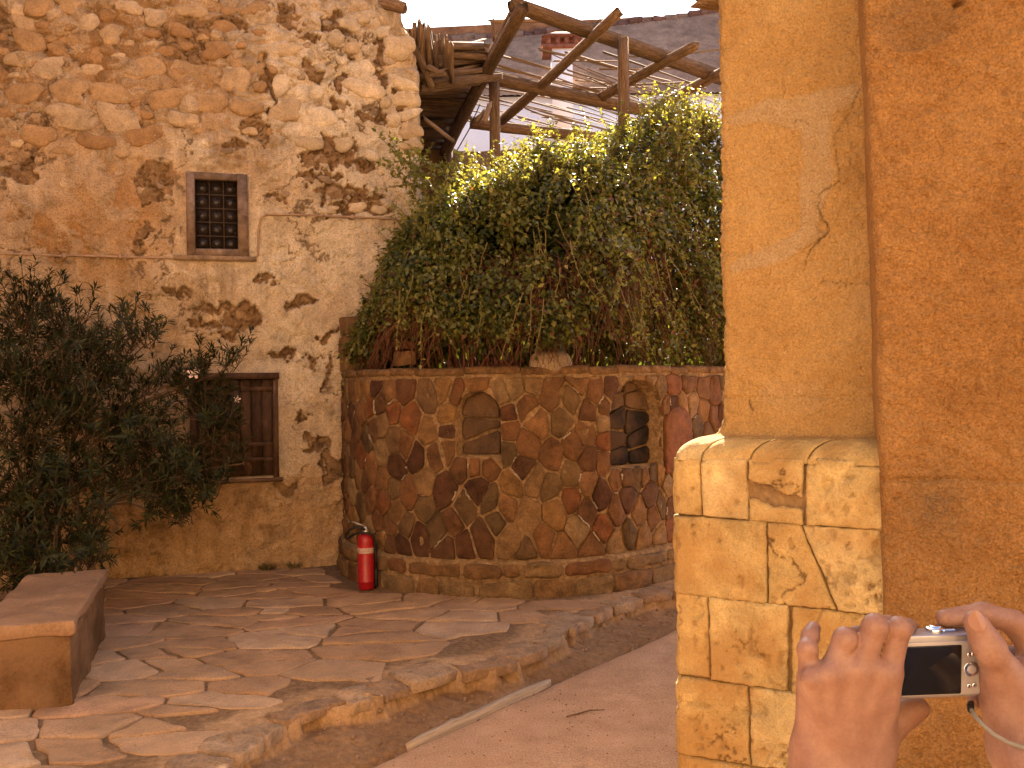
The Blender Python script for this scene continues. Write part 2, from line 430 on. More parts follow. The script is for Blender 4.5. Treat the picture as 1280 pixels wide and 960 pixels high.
for i, cpoly in enumerate(cells):
    if cpoly is None: continue
    cpoly = cpoly / np.array([1, ax]); c = cpoly.mean(0)
    # keep to the terrace, off the wall feet and the dusty crust by the lip
    if not inside(np.array([c[0]]), np.array([c[1]]), TERR)[0]: continue
    if np.hypot(*(c - CW)) < CR + 0.10: continue
    if np.dot(c - BW.A, BW.n) < 0.02 or c[1] < 3.2: continue
    de = seg_dist(np.array([c[0]]), np.array([c[1]]), EDGE)[0]
    if de < 0.30: continue
    pxv = 640 + c[0] / c[1] * FPX
    if pxv < -120: continue
    cpoly = inset(cpoly, random.uniform(0.006, 0.016))
    if cpoly is None or len(cpoly) < 3: continue
    hh = random.uniform(0.003, 0.011) if de > 0.5 else random.uniform(-0.003, 0.004)
    me, loc = slab_mesh('flagstone', cpoly, flag_map, h=hh, base=-0.03, bev=0.012, dome=0.001, rough=0.004, seed=i, jit=0.013, it=1, edge_r=0.35, q=.13)
    if me is None: continue
    o = link('flagstone', me, m_flag, terrace, loc); k = random.choice(FLAG_COL); f = random.uniform(0.94, 1.08); o.color = (k[0] * f, k[1] * f, k[2] * f, 1); nfl += 1
# slabs of the broken lip, overhanging the bank
m_lip = stone_mat('lip_stone', None, sc=12, lo=0.7, hi=1.2, rough=0.93, bump=0.9, bdist=0.012, fine=60)
el = EDGE[1:-1]; cumE = np.concatenate([[0], np.cumsum(np.linalg.norm(np.diff(el, axis=0), axis=1))])
sd_ = 0.0; k = 0
while sd_ < cumE[-1]:
    L = random.uniform(0.14, 0.42); mid = sd_ + L / 2
    cx = np.interp(mid, cumE, el[:, 0]); cy = np.interp(mid, cumE, el[:, 1])
    e2 = np.array([np.interp(mid + .1, cumE, el[:, 0]) - np.interp(mid - .1, cumE, el[:, 0]), np.interp(mid + .1, cumE, el[:, 1]) - np.interp(mid - .1, cumE, el[:, 1])])
    if np.linalg.norm(e2) < 1e-6: break
    e2 /= np.linalg.norm(e2); nn = np.array([e2[1], -e2[0]])       # outwards over the bank
    wdt = random.uniform(0.10, 0.24); ov = random.uniform(0.01, 0.055)
    q = []
    for a_, b_ in ((-.5, ov), (-.25, ov + random.uniform(-.03, .03)), (.0, ov + random.uniform(-.02, .035)), (.25, ov + random.uniform(-.03, .03)), (.5, ov - 0.01), (.5, -wdt), (0, -wdt * 1.15), (-.5, -wdt)):
        q.append(np.array([cx, cy]) + e2 * a_ * (L - 0.006) + nn * b_)
    zt = random.uniform(-0.024, -0.006)
    def lip_map(u, v, h, zt=zt): return np.stack([u, v, zt + h], -1)
    me, loc = slab_mesh('edge_stone', np.array(q), lip_map, h=0.010, base=-random.uniform(0.03, 0.06), bev=0.014, dome=0.002, rough=0.009, seed=900 + k, jit=0.016, it=1, edge_r=0.45, q=.1)
    if me is not None:
        o = link('edge_stone', me, m_lip, terrace, loc); kk = random.choice([(0.47, 0.295, 0.165), (0.42, 0.255, 0.14), (0.50, 0.33, 0.19)]); o.color = (*kk, 1)
    sd_ += L; k += 1
# crumbs of stone and grit on the bank and lane
mb = MB()
for i in range(1700):
    if i < 620:
        tt = random.random() * cumE[-1]; x = np.interp(tt, cumE, el[:, 0]) + random.gauss(0.12, 0.16); y = np.interp(tt, cumE, el[:, 1]) - abs(random.gauss(0.1, 0.14))
    else: x = random.uniform(-1.2, 1.6); y = random.uniform(3.4, 7.2)
    r = random.choice([0.004, 0.005, 0.007, 0.01, 0.018]) if i < 620 else random.choice([0.003, 0.004, 0.005])
    z = float(terr_z(x, y)[0]); z = max(z, PATH_Z) if i >= 620 else z
    pts = [Vector((random.gauss(0, 1), random.gauss(0, 1), random.gauss(0, .7))).normalized() * r * random.uniform(.7, 1.2) for _ in range(1)]
    V = [(x + r * math.cos(a) * random.uniform(.7, 1.2), y + r * math.sin(a) * random.uniform(.7, 1.2), z + random.uniform(-.1, .35) * r) for a in (0, 1.26, 2.5, 3.77, 5.0)] + [(x, y, z + r * .8), (x, y, z - r)]
    mb.add(V, [(k_, (k_ + 1) % 5, 5) for k_ in range(5)] + [((k_ + 1) % 5, k_, 6) for k_ in range(5)])
o = mb.build('gravel', m_dirt); tag(o, 'loose grit and crumbs of stone along the broken terrace edge', 'gravel', kind='stuff')

# pale edging strip along the lane, and a twig
m_strip = wood_mat('strip_wood', [(0.52, 0.38, 0.25), (0.66, 0.51, 0.36)], (0.6, 14, 14), 0.3)
def strip_obj(name, p0, p1, wdt, hgt, mat, seed):
    rg = random.Random(seed); d = np.array(p1) - np.array(p0); L = np.linalg.norm(d); n = 24; V = []; F = []
    for i in range(n + 1):
        x = L * i / n; tw = 1 - 0.6 * abs(2 * i / n - 1) ** 6
        dy = rg.gauss(0, .0025); dz = rg.gauss(0, .002)
        for a, b in ((-.5, 0), (-.42, 1), (.42, 1), (.5, 0)): V.append((x, a * wdt * tw + dy, (b * hgt * tw) + dz if b else -0.05))
    for i in range(n):
        for j in range(3): F.append((i * 4 + j, (i + 1) * 4 + j, (i + 1) * 4 + j + 1, i * 4 + j + 1))
    F += [(0, 1, 2, 3), (n * 4 + 3, n * 4 + 2, n * 4 + 1, n * 4)]
    o = link(name, raw_mesh(name, np.array(V), F, False), mat); o.location = p0; o.rotation_euler = (0, 0, math.atan2(d[1], d[0])); return o
a = on_ground(508, 933, PATH_Z); b = on_ground(688, 851, PATH_Z)
o = strip_obj('edging_strip', (a[0], a[1], PATH_Z + .0), (b[0], b[1], PATH_Z), 0.045, 0.022, m_strip, 4)
tag(o, 'pale straight edging strip half buried along the edge of the sandy lane', 'edging')
m_twig = plain_mat('dry_twig', (0.16, 0.09, 0.05), 0.9, spec=0.1)
mb = MB(); q = [on_ground(708, 897, PATH_Z), on_ground(722, 893.5, PATH_Z), on_ground(738, 890, PATH_Z), on_ground(756, 888.5, PATH_Z)]
mb.tube([(x, y, z + .006 + .004 * (i == 2)) for i, (x, y, z) in enumerate(q)], [.003, .004, .004, .002], 5)
tag(mb.build('twig', m_twig, loc=q[1]), 'thin dry twig lying on the sandy lane', 'twig')

# ================================================================== LEFT BUILDING (rubble and flaking plaster)
CORNER_S = BW.sz(527, 200)[0]
building = empty('stone_building', 'old rubble stone house with flaking cream plaster, a barred window and a brown shutter', 'building', BW.P(0.5, 0.0))
def bpart(o):
    o.parent = building; o.matrix_parent_inverse = Matrix.Translation(-building.location); return o
zf = np.concatenate([np.arange(-0.06, 5.25, 0.0105), np.arange(5.3, 8.3, 0.12)])
sf = np.concatenate([np.arange(-1.6, -0.75, 0.05), np.arange(-0.75, CORNER_S - 0.0005, 0.0105), [CORNER_S]])
SS, ZZ = np.meshgrid(sf, zf)
# blobs given in photo pixels: (px, py, half width px, half height px)
def blob(lst, SS, ZZ, soft=1.0):
    f = np.zeros_like(SS)
    for px, py, rx, ry, *k in lst:
        s0, z0 = BW.sz(px, py); s1, _ = BW.sz(px + rx, py); _, z1 = BW.sz(px, py - ry)
        d = ((SS - s0) / (s1 - s0)) ** 2 + ((ZZ - z0) / (z1 - z0)) ** 2
        f = np.maximum(f, (k[0] if k else 1.0) * np.exp(-d * soft))
    return f
WX = SS + fbm(SS * 6, ZZ * 6, 4, 1) * 0.26 + fbm(SS * 22, ZZ * 22, 3, 4) * 0.10
WZ = ZZ + fbm(SS * 6 + 31, ZZ * 6, 4, 2) * 0.24 + fbm(SS * 22 + 7, ZZ * 22, 3, 5) * 0.10
LOSS = [(190, 228, 26, 20), (180, 300, 9, 26), (292, 190, 22, 9), (318, 160, 16, 22), (395, 200, 16, 8), (432, 240, 52, 9), (455, 262, 40, 12), (420, 190, 22, 18), (452, 205, 14, 10), (345, 245, 26, 5), (400, 222, 28, 6),
        (262, 382, 34, 9), (250, 402, 28, 9), (300, 400, 26, 15), (282, 418, 20, 8), (220, 368, 14, 8), (378, 376, 20, 8), (330, 345, 14, 4), (372, 516, 14, 10), (352, 440, 22, 5), (388, 452, 12, 12), (412, 468, 8, 30), (400, 560, 22, 14), (418, 590, 16, 26), (356, 606, 12, 10), (410, 420, 10, 10),
        (385, 90, 14, 12), (330, 95, 8, 30), (478, 78, 8, 34), (440, 70, 10, 8), (385, 52, 16, 10), (425, 130, 12, 10), (20, 210, 24, 10), (8, 60, 20, 30), (290, 30, 40, 16, .8), (345, 130, 8, 22), (432, 98, 7, 10), (470, 150, 18, 8), (506, 150, 9, 50, .8), (240, 60, 60, 50, .6), (420, 30, 20, 8), (365, 20, 10, 14)]
field = blob(LOSS, WX, WZ, 0.8) + fbm(SS * 4.2, ZZ * 4.2, 5, 3) * 0.75
hi_z = BW.sz(300, 330)[1]
loss = sstep(0.44, 0.485, field - 0.12 * (ZZ < hi_z))
rubpoly_z = BW.sz(200, 175)[1]
rub = sstep(0.35, 0.65, 0.5 + (ZZ - rubpoly_z) * 1.6 - (WX - BW.sz(345, 100)[0]) * 1.1 * ((WX > BW.sz(250, 100)[0])) + fbm(SS * 3, ZZ * 3, 4, 6) * 0.9)
rub = np.clip(rub, 0, 1)
orange = np.clip(.15 + 1.15 * blob([(60, 265, 170, 70), (60, 60, 120, 120, .8), (190, 340, 60, 20, .8), (20, 150, 60, 80, .7), (260, 690, 200, 60, .85), (150, 640, 60, 80, .8), (240, 60, 140, 70, .65), (120, 30, 90, 60, .75), (410, 400, 30, 30, .5), (330, 330, 60, 14, .3)], WX, WZ, 0.7) + fbm(SS * 2.5, ZZ * 2.5, 4, 8) * 0.45, 0, 1)
z_low = BW.sz(300, 604)[1]
low = sstep(-0.03, 0.03, z_low - ZZ + fbm(SS * 7, ZZ * 7, 4, 9) * 0.16)
f1, f2, idv = worley(WX * 9, WZ * 11, 2)
w1, w2, wid = worley(SS * 5.2 + fbm(SS * 8, ZZ * 8, 3, 3) * .5, ZZ * 7.5, 5)
H = fbm(SS * 1.1, ZZ * 1.1, 4, 5) * 0.09 + fbm(SS * 5, ZZ * 5, 4, 6) * 0.028 + fbm(SS * 24, ZZ * 24, 3, 7) * 0.006
# wavy plaster laid over buried stones
H = H + 0.020 * (1 - sstep(0.1, 0.75, w1)) * (0.4 + 0.6 * rub)
# thin flaking skin (steps of lime wash)
flake = sstep(0.01, 0.03, fbm(WX * 3.1, WZ * 3.1, 5, 12)); H = H + flake * 0.012 * (1 - loss)
flake2 = sstep(0.03, 0.045, fbm(WX * 6.3 + 20, WZ * 5.1, 5, 15, .62)); H = H + flake2 * 0.009 * (1 - loss)
rid = np.abs(fbm(WX * 2.3 + 3, WZ * 2.3, 5, 20, .58)); gate = sstep(.0, .12, fbm(SS * 1.7, ZZ * 1.7, 3, 22) + .05)
crk = (1 - sstep(.006, .016, rid)) * gate * (ZZ > z_low); H = H - crk * .020
pits = sstep(.72, .78, vn(SS * 17, ZZ * 17, 5)) * sstep(.5, .6, vn(SS * 3, ZZ * 3, 6)); H = H - pits * .012 * (1 - loss)
H = H - loss * (0.036 + 0.02 * sstep(0.0, 0.25, f2 - f1) * -0.9) - rub * 0.012
H = H - loss * 0.02 * (1 - sstep(0.02, 0.16, f2 - f1))
rb2 = rub * (1 - loss); H = H - rb2 * 0.022 * (1 - sstep(0.03, 0.22, w2 - w1))
H = H - low * (0.012 + 0.012 * sstep(0.55, 0.8, vn(SS * 28, ZZ * 28, 3)))
H = H + (1 - sstep(0.0, 0.22, ZZ)) * 0.02
# openings
def rect_sz(x0, y0, x1, y1):
    s0, za = BW.sz(x0, (y0 + y1) / 2); s1, _ = BW.sz(x1, (y0 + y1) / 2); xm = (x0 + x1) / 2; _, zt = BW.sz(xm, y0); _, zb = BW.sz(xm, y1); return s0, s1, zb, zt
WIN = rect_sz(233, 217, 310, 320); SHU = rect_sz(238, 468, 348, 598)
for (s0, s1, zb, zt), dep in ((WIN, 0.10), (SHU, 0.10)):
    ins = (SS > s0 + .012) & (SS < s1 - .012) & (ZZ > zb + .012) & (ZZ < zt - .012)
    near = np.exp(-((np.maximum(np.maximum(s0 - SS, SS - s1), 0) ** 2 + np.maximum(np.maximum(zb - ZZ, ZZ - zt), 0) ** 2) / 0.006))
    H = H * (1 - near * .85) ; H = np.where(ins, -dep, H); loss = np.where(ins, 1, loss * (1 - near * .5))
# ragged corner: the edge leans in towards the top
top_s = BW.sz(498, 0)[0]
edge_s = np.interp(zf, [0, BW.sz(527, 190)[1], BW.sz(525, 95)[1], BW.sz(517, 55)[1], BW.sz(503, 28)[1], 5.2, 8.3], [CORNER_S, CORNER_S, BW.sz(526, 95)[0], BW.sz(519, 55)[0], BW.sz(503, 28)[0], top_s, top_s - .05])
edge_s = edge_s + fbm(zf * 6, zf * 0, 4, 2) * 0.05
wgt = sstep(CORNER_S - 0.6, CORNER_S, SS)
S2 = SS + wgt * (edge_s[:, None] - CORNER_S)
H = H - 0.05 * sstep(CORNER_S - 0.06, CORNER_S, SS) ** 2
m, t, p, o_ = nm('flaking_plaster'); v = tpos(t); vs = tpos(t, (9, 9, 0.9))
n1 = tnoise(t, v, 2.6, 6, 0.6, .3); n2 = tnoise(t, v, 11, 6, 0.65); n3 = tnoise(t, v, 75, 4, 0.65); ns = tnoise(t, vs, 1.6, 5, 0.6)
cream = tramp(t, n1, [(0.3, (0.616, 0.395, 0.198)), (0.5, (0.739, 0.503, 0.271)), (0.7, (0.829, 0.599, 0.356))])
oran = tramp(t, n2, [(0.3, (0.44, 0.205, 0.062)), (0.7, (0.57, 0.295, 0.105))])
losc = tramp(t, n2, [(0.3, (0.27, 0.15, 0.065)), (0.5, (0.40, 0.235, 0.11)), (0.7, (0.53, 0.345, 0.18))])
rubc = tramp(t, n2, [(0.3, (0.39, 0.205, 0.075)), (0.5, (0.48, 0.265, 0.105)), (0.7, (0.58, 0.35, 0.155))])
lowc = tramp(t, n2, [(0.3, (0.520, 0.305, 0.128)), (0.5, (0.650, 0.397, 0.179)), (0.7, (0.780, 0.514, 0.256))])
c = tmix(t, tmath(t, 'MULTIPLY', tattr(t, 'orange'), tramp(t, n2, [(0.3, 0.55), (0.6, 1.0)])), cream, oran)
c = tmix(t, tmath(t, 'MULTIPLY', tattr(t, 'rub'), 0.75), c, rubc); c = tmix(t, tmath(t, 'MULTIPLY', tattr(t, 'low'), .85), c, lowc); c = tmix(t, tattr(t, 'loss'), c, losc)
c = tmix(t, tmath(t, 'MULTIPLY', tattr(t, 'flake'), 0.28), c, (0.75, 0.545, 0.33))
c = tmix(t, tmath(t, 'MULTIPLY', tattr(t, 'flake2'), 0.42), c, (0.78, 0.585, 0.37))
c = tmix(t, tmath(t, 'MULTIPLY', tattr(t, 'pale'), tramp(t, n2, [(.3, .55), (.55, 1.0)])), c, (1.021, 0.837, 0.585))
c = tmix(t, tmath(t, 'MULTIPLY', tattr(t, 'crk'), 0.8), c, (0.26, 0.155, 0.08))
c = tmix(t, 1.0, c, tramp(t, tnoise(t, v, 5.5, 7, .68, .6), [(.3, .66), (.5, 1.0), (.7, 1.2)]), 'MULTIPLY')
c = tmix(t, 1.0, c, tramp(t, tnoise(t, vs, .8, 6, .65, .3), [(.35, .86), (.6, 1.06)]), 'MULTIPLY')
c = tmix(t, tmath(t, 'MULTIPLY', tattr(t, 'streak'), tramp(t, ns, [(0.42, 0.0), (0.6, 0.75)])), c, (0.37, 0.24, 0.13))
c = tmix(t, 1.0, c, tramp(t, n3, [(0.3, 0.58), (0.5, 1.0), (0.72, 1.22)]), 'MULTIPLY')
c = tmix(t, 1.0, c, (KS, KS, KS), 'MULTIPLY'); t.links.new(c, p.inputs['Base Color']); p.inputs['Roughness'].default_value = 0.92; p.inputs['Specular IOR Level'].default_value = 0.15
tbump(t, p, tmath(t, 'ADD', tmath(t, 'MULTIPLY', n2, .8), tmath(t, 'MULTIPLY', n3, .6)), 1.0, 0.024); m_plaster = m
pale = np.clip(blob([(430, 150, 110, 150, 1.0), (380, 310, 120, 80, .95), (260, 345, 60, 25, .6), (255, 190, 45, 20, .8), (370, 440, 80, 90, .8), (20, 230, 40, 25, .5), (370, 540, 40, 60, .45)], WX, WZ, .8) + fbm(SS * 3, ZZ * 3, 4, 30) * .5, 0, 1)
streak = blob([(265, 355, 45, 26), (260, 190, 40, 18), (320, 200, 20, 30, .7)], SS, ZZ, 1.0)
front = grid_obj('wall', BW.P(S2, ZZ, H), m_plaster, attrs={'loss': loss, 'orange': orange, 'rub': rub, 'low': low, 'flake': flake * (1 - loss) * (1 - low), 'flake2': flake2 * (1 - loss) * (1 - .6 * low), 'pale': pale * (1 - loss), 'crk': crk, 'streak': streak}); bpart(front)
# side, back and roof of the house (real volume behind the front)
mbx = MB(); bs = -1.6; depth = 5.0
cr = [BW.P(CORNER_S - .02, zz, -0.05) for zz in (-.1,)]
def bp(s, z, h): return tuple(BW.P(s, z, h))
es = [(float(z_), float(e_)) for z_, e_ in zip(zf[::24], edge_s[::24])] + [(8.2, float(edge_s[-1]))]
V = []; 
for z_, e_ in es: V += [bp(e_, z_, -0.05), bp(e_ - .15, z_, -depth)]
mbx.add(V, [(2 * i, 2 * i + 1, 2 * i + 3, 2 * i + 2) for i in range(len(es) - 1)])
mbx.add([bp(bs, -.1, -depth), bp(CORNER_S - .15, -.1, -depth), bp(CORNER_S - .3, 8.2, -depth), bp(bs, 8.2, -depth)], [(0, 1, 2, 3)])
m_rubmort = stone_mat('rubble_mortar', [(0.40, 0.25, 0.13), (0.5, 0.33, 0.19)], sc=4, bump=0.9, bdist=0.02, fine=40)
bpart(mbx.build('side_wall', m_rubmort))
mbx = MB(); mbx.add([bp(bs, 8.15, 0.1), bp(edge_s[-1] + .1, 8.15, 0.1), bp(edge_s[-1] - .1, 8.15, -depth), bp(bs, 8.15, -depth), bp(bs, 8.35, 0.1), bp(edge_s[-1] + .1, 8.35, 0.1), bp(edge_s[-1] - .1, 8.35, -depth), bp(bs, 8.35, -depth)],
    [(0, 3, 2, 1), (4, 5, 6, 7), (0, 1, 5, 4), (1, 2, 6, 5), (2, 3, 7, 6), (3, 0, 4, 7)]); bpart(mbx.build('roof', m_rubmort))

# stones showing through the plaster: individuals sharing a dozen shapes
m_rstone = stone_mat('rubble_stone', None, sc=10, lo=0.75, hi=1.2, rough=0.92, bump=0.6, bdist=0.012, fine=60)
def dome_stone(seed):
    rg = np.random.default_rng(seed); n = 16; a = np.linspace(0, 2 * np.pi, n, endpoint=False)
    rr = 1 + 0.16 * np.cos(2 * a + rg.random() * 6) + 0.10 * np.cos(3 * a + rg.random() * 6) + 0.07 * np.cos(5 * a + rg.random() * 6) + rg.normal(0, .04, n)
    # squarish outline
    sq = (np.abs(np.cos(a)) ** 3 + np.abs(np.sin(a)) ** 3) ** (-1 / 3); rr = rr * sq
    V = []
    for f, h in ((1.0, -0.6), (1.0, 0.25), (0.86, 0.68), (0.60, 0.92), (0.3, 1.02)):
        wob_ = 1 + rg.normal(0, .03, n)
        V.append(np.stack([np.cos(a) * rr * f * wob_, np.full(n, 0) + (-(h + rg.normal(0, .06, n))), np.sin(a) * rr * f * wob_], -1))
    V = np.concatenate(V + [np.array([[0, -1.02, 0]])])
    F = [(k * n + i, k * n + (i + 1) % n, (k + 1) * n + (i + 1) % n, (k + 1) * n + i) for k in range(4) for i in range(n)] + [(4 * n + i, 4 * n + (i + 1) % n, 5 * n) for i in range(n)]
    me = raw_mesh('stone', V, F, True); me.materials.append(m_rstone); return me
DS = [dome_stone(50 + i) for i in range(14)]
ang_w = math.atan2(BW.d[1], BW.d[0])
CREAM = [(0.62, 0.415, 0.22), (0.57, 0.355, 0.17), (0.68, 0.475, 0.27), (0.52, 0.31, 0.14), (0.50, 0.28, 0.12)]
def Hat(s, z):
    j = min(np.searchsorted(sf, s), len(sf) - 1); i = min(np.searchsorted(zf, z), len(zf) - 1); return H[i, j]
def wall_stone(px, py, wpx, hpx, proud=0.022, cols=CREAM, rot=None, name='stone'):
    s, z = BW.sz(px, py); c = BW.P(s, z, max(Hat(s, z), -0.05) - 0.008)
    k = np.linalg.norm(c[:2]) / FPX
    o = link(name, random.choice(DS), m_rstone); o.location = c
    o.rotation_euler = (0, rot if rot is not None else random.uniform(-.25, .25), ang_w); o.scale = (wpx / 2 * k, proud + 0.008, hpx / 2 * k)
    kk = random.choice(cols); f = random.uniform(.9, 1.08); o.color = (kk[0] * f, kk[1] * f, kk[2] * f, 1); bpart(o); return o
used = []
SL = [(500, 59, 44, 26), (498, 82, 48, 21), (504, 104, 40, 15), (508, 123, 34, 24), (512, 143, 30, 13), (513, 163, 32, 22), (514, 182, 28, 14), (453, 88, 34, 27), (456, 112, 46, 22), (400, 148, 40, 25), (357, 139, 44, 24), (350, 34, 26, 13), (295, 100, 36, 28), (181, 84, 42, 28), (139, 116, 52, 22), (207, 124, 40, 25), (266, 129, 40, 22), (88, 146, 48, 25), (148, 149, 48, 30), (308, 135, 36, 20), (120, 68, 22, 20), (190, 41, 18, 11), (325, 68, 11, 15), (352, 105, 22, 26), (86, 114, 38, 27), (207, 61, 28, 13), (243, 91, 56, 30), (279, 32, 32, 18), (194, 21, 28, 18), (139, 42, 24, 22), (85, 5, 28, 18), (430, 180, 26, 16), (482, 128, 16, 14), (493, 150, 20, 15), (440, 60, 24, 14), (420, 50, 22, 15), (470, 110, 14, 16), (478, 40, 22, 14), (462, 20, 30, 16), (395, 15, 28, 18), (437, 30, 26, 16), (465, 195, 22, 12), (388, 180, 30, 18), (60, 85, 36, 22), (30, 118, 36, 24), (36, 50, 34, 24), (228, 150, 34, 18), (180, 170, 46, 22), (120, 178, 40, 18), (240, 12, 34, 18), (320, 10, 30, 16), (360, 62, 28, 18), (225, 36, 26, 16), (160, 8, 30, 16), (50, 170, 40, 20), (412, 262, 22, 10), (448, 258, 26, 12), (475, 262, 18, 13)]
PALE = [(0.828, 0.632, 0.398), (0.759, 0.562, 0.339), (0.874, 0.690, 0.456), (0.690, 0.491, 0.281)]
for (px, py, ww, hh) in SL: wall_stone(px, py, ww, hh, proud=0.03 if px > 470 else 0.022, cols=PALE if px > 330 else CREAM); used.append((px, py, ww))
for i in range(700):
    px = random.uniform(0, 345); py = random.uniform(-60, 190)
    if py > 165 and px > 190: continue
    ww = random.uniform(12, 34)
    if all((px - a) ** 2 + ((py - b) * 1.35) ** 2 > ((ww + c) * .54) ** 2 for a, b, c in used):
        used.append((px, py, ww)); wall_stone(px, py, ww, ww * random.uniform(.5, .75), proud=0.016)
    if len(used) > 150: break
# rubble in the plaster losses
for (px, py, rx, ry, *k) in LOSS:
    for q in range(3):
        a_ = px + random.uniform(-rx, rx) * .6; b_ = py + random.uniform(-ry, ry) * .6; ww = random.uniform(9, 16)
        if py < 300 and all((a_ - a) ** 2 + ((b_ - b) * 1.35) ** 2 > ((ww + c) * .5) ** 2 for a, b, c in used):
            used.append((a_, b_, ww)); wall_stone(a_, b_, ww, ww * .62, proud=0.012, cols=[(0.45, 0.30, 0.18), (0.52, 0.37, 0.23), (0.40, 0.27, 0.16)])
# piece of broken coping at the top of the corner
# ---- barred window
m_oldwood = wood_mat('weathered_frame', [(0.10, 0.06, 0.04), (0.19, 0.125, 0.085), (0.26, 0.185, 0.135)], (1, 1, 1), 0.5)
m_pane = plain_mat('dark_pane', (0.018, 0.012, 0.009), 0.25, spec=0.4, var=.5, sc=9)
m_wire = plain_mat('rusty_wire', (0.045, 0.03, 0.02), 0.95, spec=.05)
def bx(mb, s0, s1, z0, z1, h0, h1, j=0.0):
    q = [(s0, z0, h0), (s1, z0, h0), (s1, z1, h0), (s0, z1, h0), (s0, z0, h1), (s1, z0, h1), (s1, z1, h1), (s0, z1, h1)]
    mb.add([bp(a + random.uniform(-j, j), b + random.uniform(-j, j), c) for a, b, c in q], [(0, 3, 2, 1), (4, 5, 6, 7), (0, 1, 5, 4), (1, 2, 6, 5), (2, 3, 7, 6), (3, 0, 4, 7)])
WLOC = {}
def sub(mb, name, mat, par, smooth=False):
    o = mb.build(name, mat, smooth=smooth); o.parent = par; o.matrix_parent_inverse = Matrix.Translation(-Vector(WLOC[par.name])); return o
def holder(name, loc, label=None):
    o = bpy.data.objects.new(name, None); COL.objects.link(o); o.empty_display_size = .1; o.location = Vector(loc) - building.location; o.parent = building; WLOC[o.name] = tuple(map(float, loc))
    if label: o['label'] = label
    return o
s0, s1, zb, zt = WIN; wd = s1 - s0; hd = zt - zb; fw = 0.072
win = holder('window', BW.P((s0 + s1) / 2, zb, 0), 'dark barred window in a weathered wooden frame')
for (a0, a1, b0, b1, hh) in ((s0, s0 + fw, zb, zt, .035), (s1 - fw * 1.2, s1, zb, zt, .035), (s0 + fw, s1 - fw * 1.2, zt - fw * .8, zt, .030), (s0 + fw, s1 - fw * 1.2, zb, zb + fw * .8, .032)):
    mb = MB(); bx(mb, a0, a1, b0, b1, -.09, hh, .003); sub(mb, 'frame_bar', m_oldwood, win)
gx0, gx1, gz0, gz1 = s0 + fw, s1 - fw * 1.2, zb + fw * .8, zt - fw * .8
nx_, nz_ = 3, 5
for i in range(nx_):
    for j in range(nz_):
        mb = MB(); a0 = gx0 + (gx1 - gx0) * i / nx_; a1 = gx0 + (gx1 - gx0) * (i + 1) / nx_; b0 = gz0 + (gz1 - gz0) * j / nz_; b1 = gz0 + (gz1 - gz0) * (j + 1) / nz_
        bx(mb, a0 + .004, a1 - .004, b0 + .004, b1 - .004, -.055, -.05 + random.uniform(0, .004)); sub(mb, 'pane', m_pane, win)
mb = MB()
for i in range(1, nx_): a0 = gx0 + (gx1 - gx0) * i / nx_; bx(mb, a0 - .003, a0 + .003, gz0, gz1, -.06, -.03)
for j in range(1, nz_): b0 = gz0 + (gz1 - gz0) * j / nz_; bx(mb, gx0, gx1, b0 - .003, b0 + .003, -.061, -.032)
sub(mb, 'glazing_bars', plain_mat('pale_lead', (0.11, 0.08, 0.06), .8, spec=.1), win)
mb = MB(); W_, H_ = gx1 - gx0, gz1 - gz0; sp = 0.021
k = -H_
while k < W_:
    for sgn in (1, -1):
        xa, xb = max(0, k), min(W_, k + H_)
        za, zb2 = xa - k, xb - k
        if xb - xa > .01:
            if sgn == 1: A_, B_ = (gx0 + xa, gz0 + za), (gx0 + xb, gz0 + zb2)
            else: A_, B_ = (gx0 + xa, gz1 - za), (gx0 + xb, gz1 - zb2)
            mb.tube([bp(A_[0], A_[1], -.012 + .002 * sgn), bp(B_[0], B_[1], -.012 + .002 * sgn)], .0008, 4, False)
    k += sp
sub(mb, 'wire_mesh', m_wire, win)
q0, _ = BW.sz(217, 320); q1, _ = BW.sz(323, 320)
mb = MB(); bx(mb, q0, q1 - .02, zb - .045, zb - .004, -.05, .045, .004); sub(mb, 'sill', stone_mat('sill_stone', [(0.40, 0.26, 0.15), (0.5, 0.34, 0.21)], bump=.5), win)
# ---- shutter
m_shut = wood_mat('shutter_wood', [(0.07, 0.036, 0.020), (0.11, 0.058, 0.032), (0.15, 0.085, 0.048)], (3, 3, 1), .6)
s0, s1, zb, zt = SHU
shu = holder('shutter', BW.P((s0 + s1) / 2, zb, 0), 'closed dark brown wooden shutter with plank leaves')
mb = MB(); bx(mb, s0 - .015, s1 + .012, zt - .045, zt + .012, -.08, .045, .004); sub(mb, 'lintel', m_shut, shu)
for a0, a1 in ((s0, s0 + .05), (s1 - .045, s1)):
    mb = MB(); bx(mb, a0, a1, zb, zt - .046, -.08, .03, .003); sub(mb, 'frame_bar', m_shut, shu)
sm = BW.sz(294, 530)[0]
mb = MB(); bx(mb, sm - .04, sm + .04, zb + .03, zt - .05, -.04, .022, .004); sub(mb, 'centre_stile', m_shut, shu)
for L0, L1 in ((s0 + .052, sm - .042), (sm + .042, s1 - .047)):
    npk = 3
    for i in range(npk):
        a0 = L0 + (L1 - L0) * i / npk + .003; a1 = L0 + (L1 - L0) * (i + 1) / npk - .003
        mb = MB(); bx(mb, a0, a1, zb + .02, zt - .052, -.07, -.012 - random.uniform(0, .008), .002); sub(mb, 'plank', m_shut, shu)
    for zz in (zb + .16, zt - .13, (zb + zt) / 2 - .16):
        mb = MB(); bx(mb, L0 + .004, L1 - .004, zz - .018, zz + .018, -.03, .0 + random.uniform(-.003, .004), .003); sub(mb, 'batten', m_shut, shu)
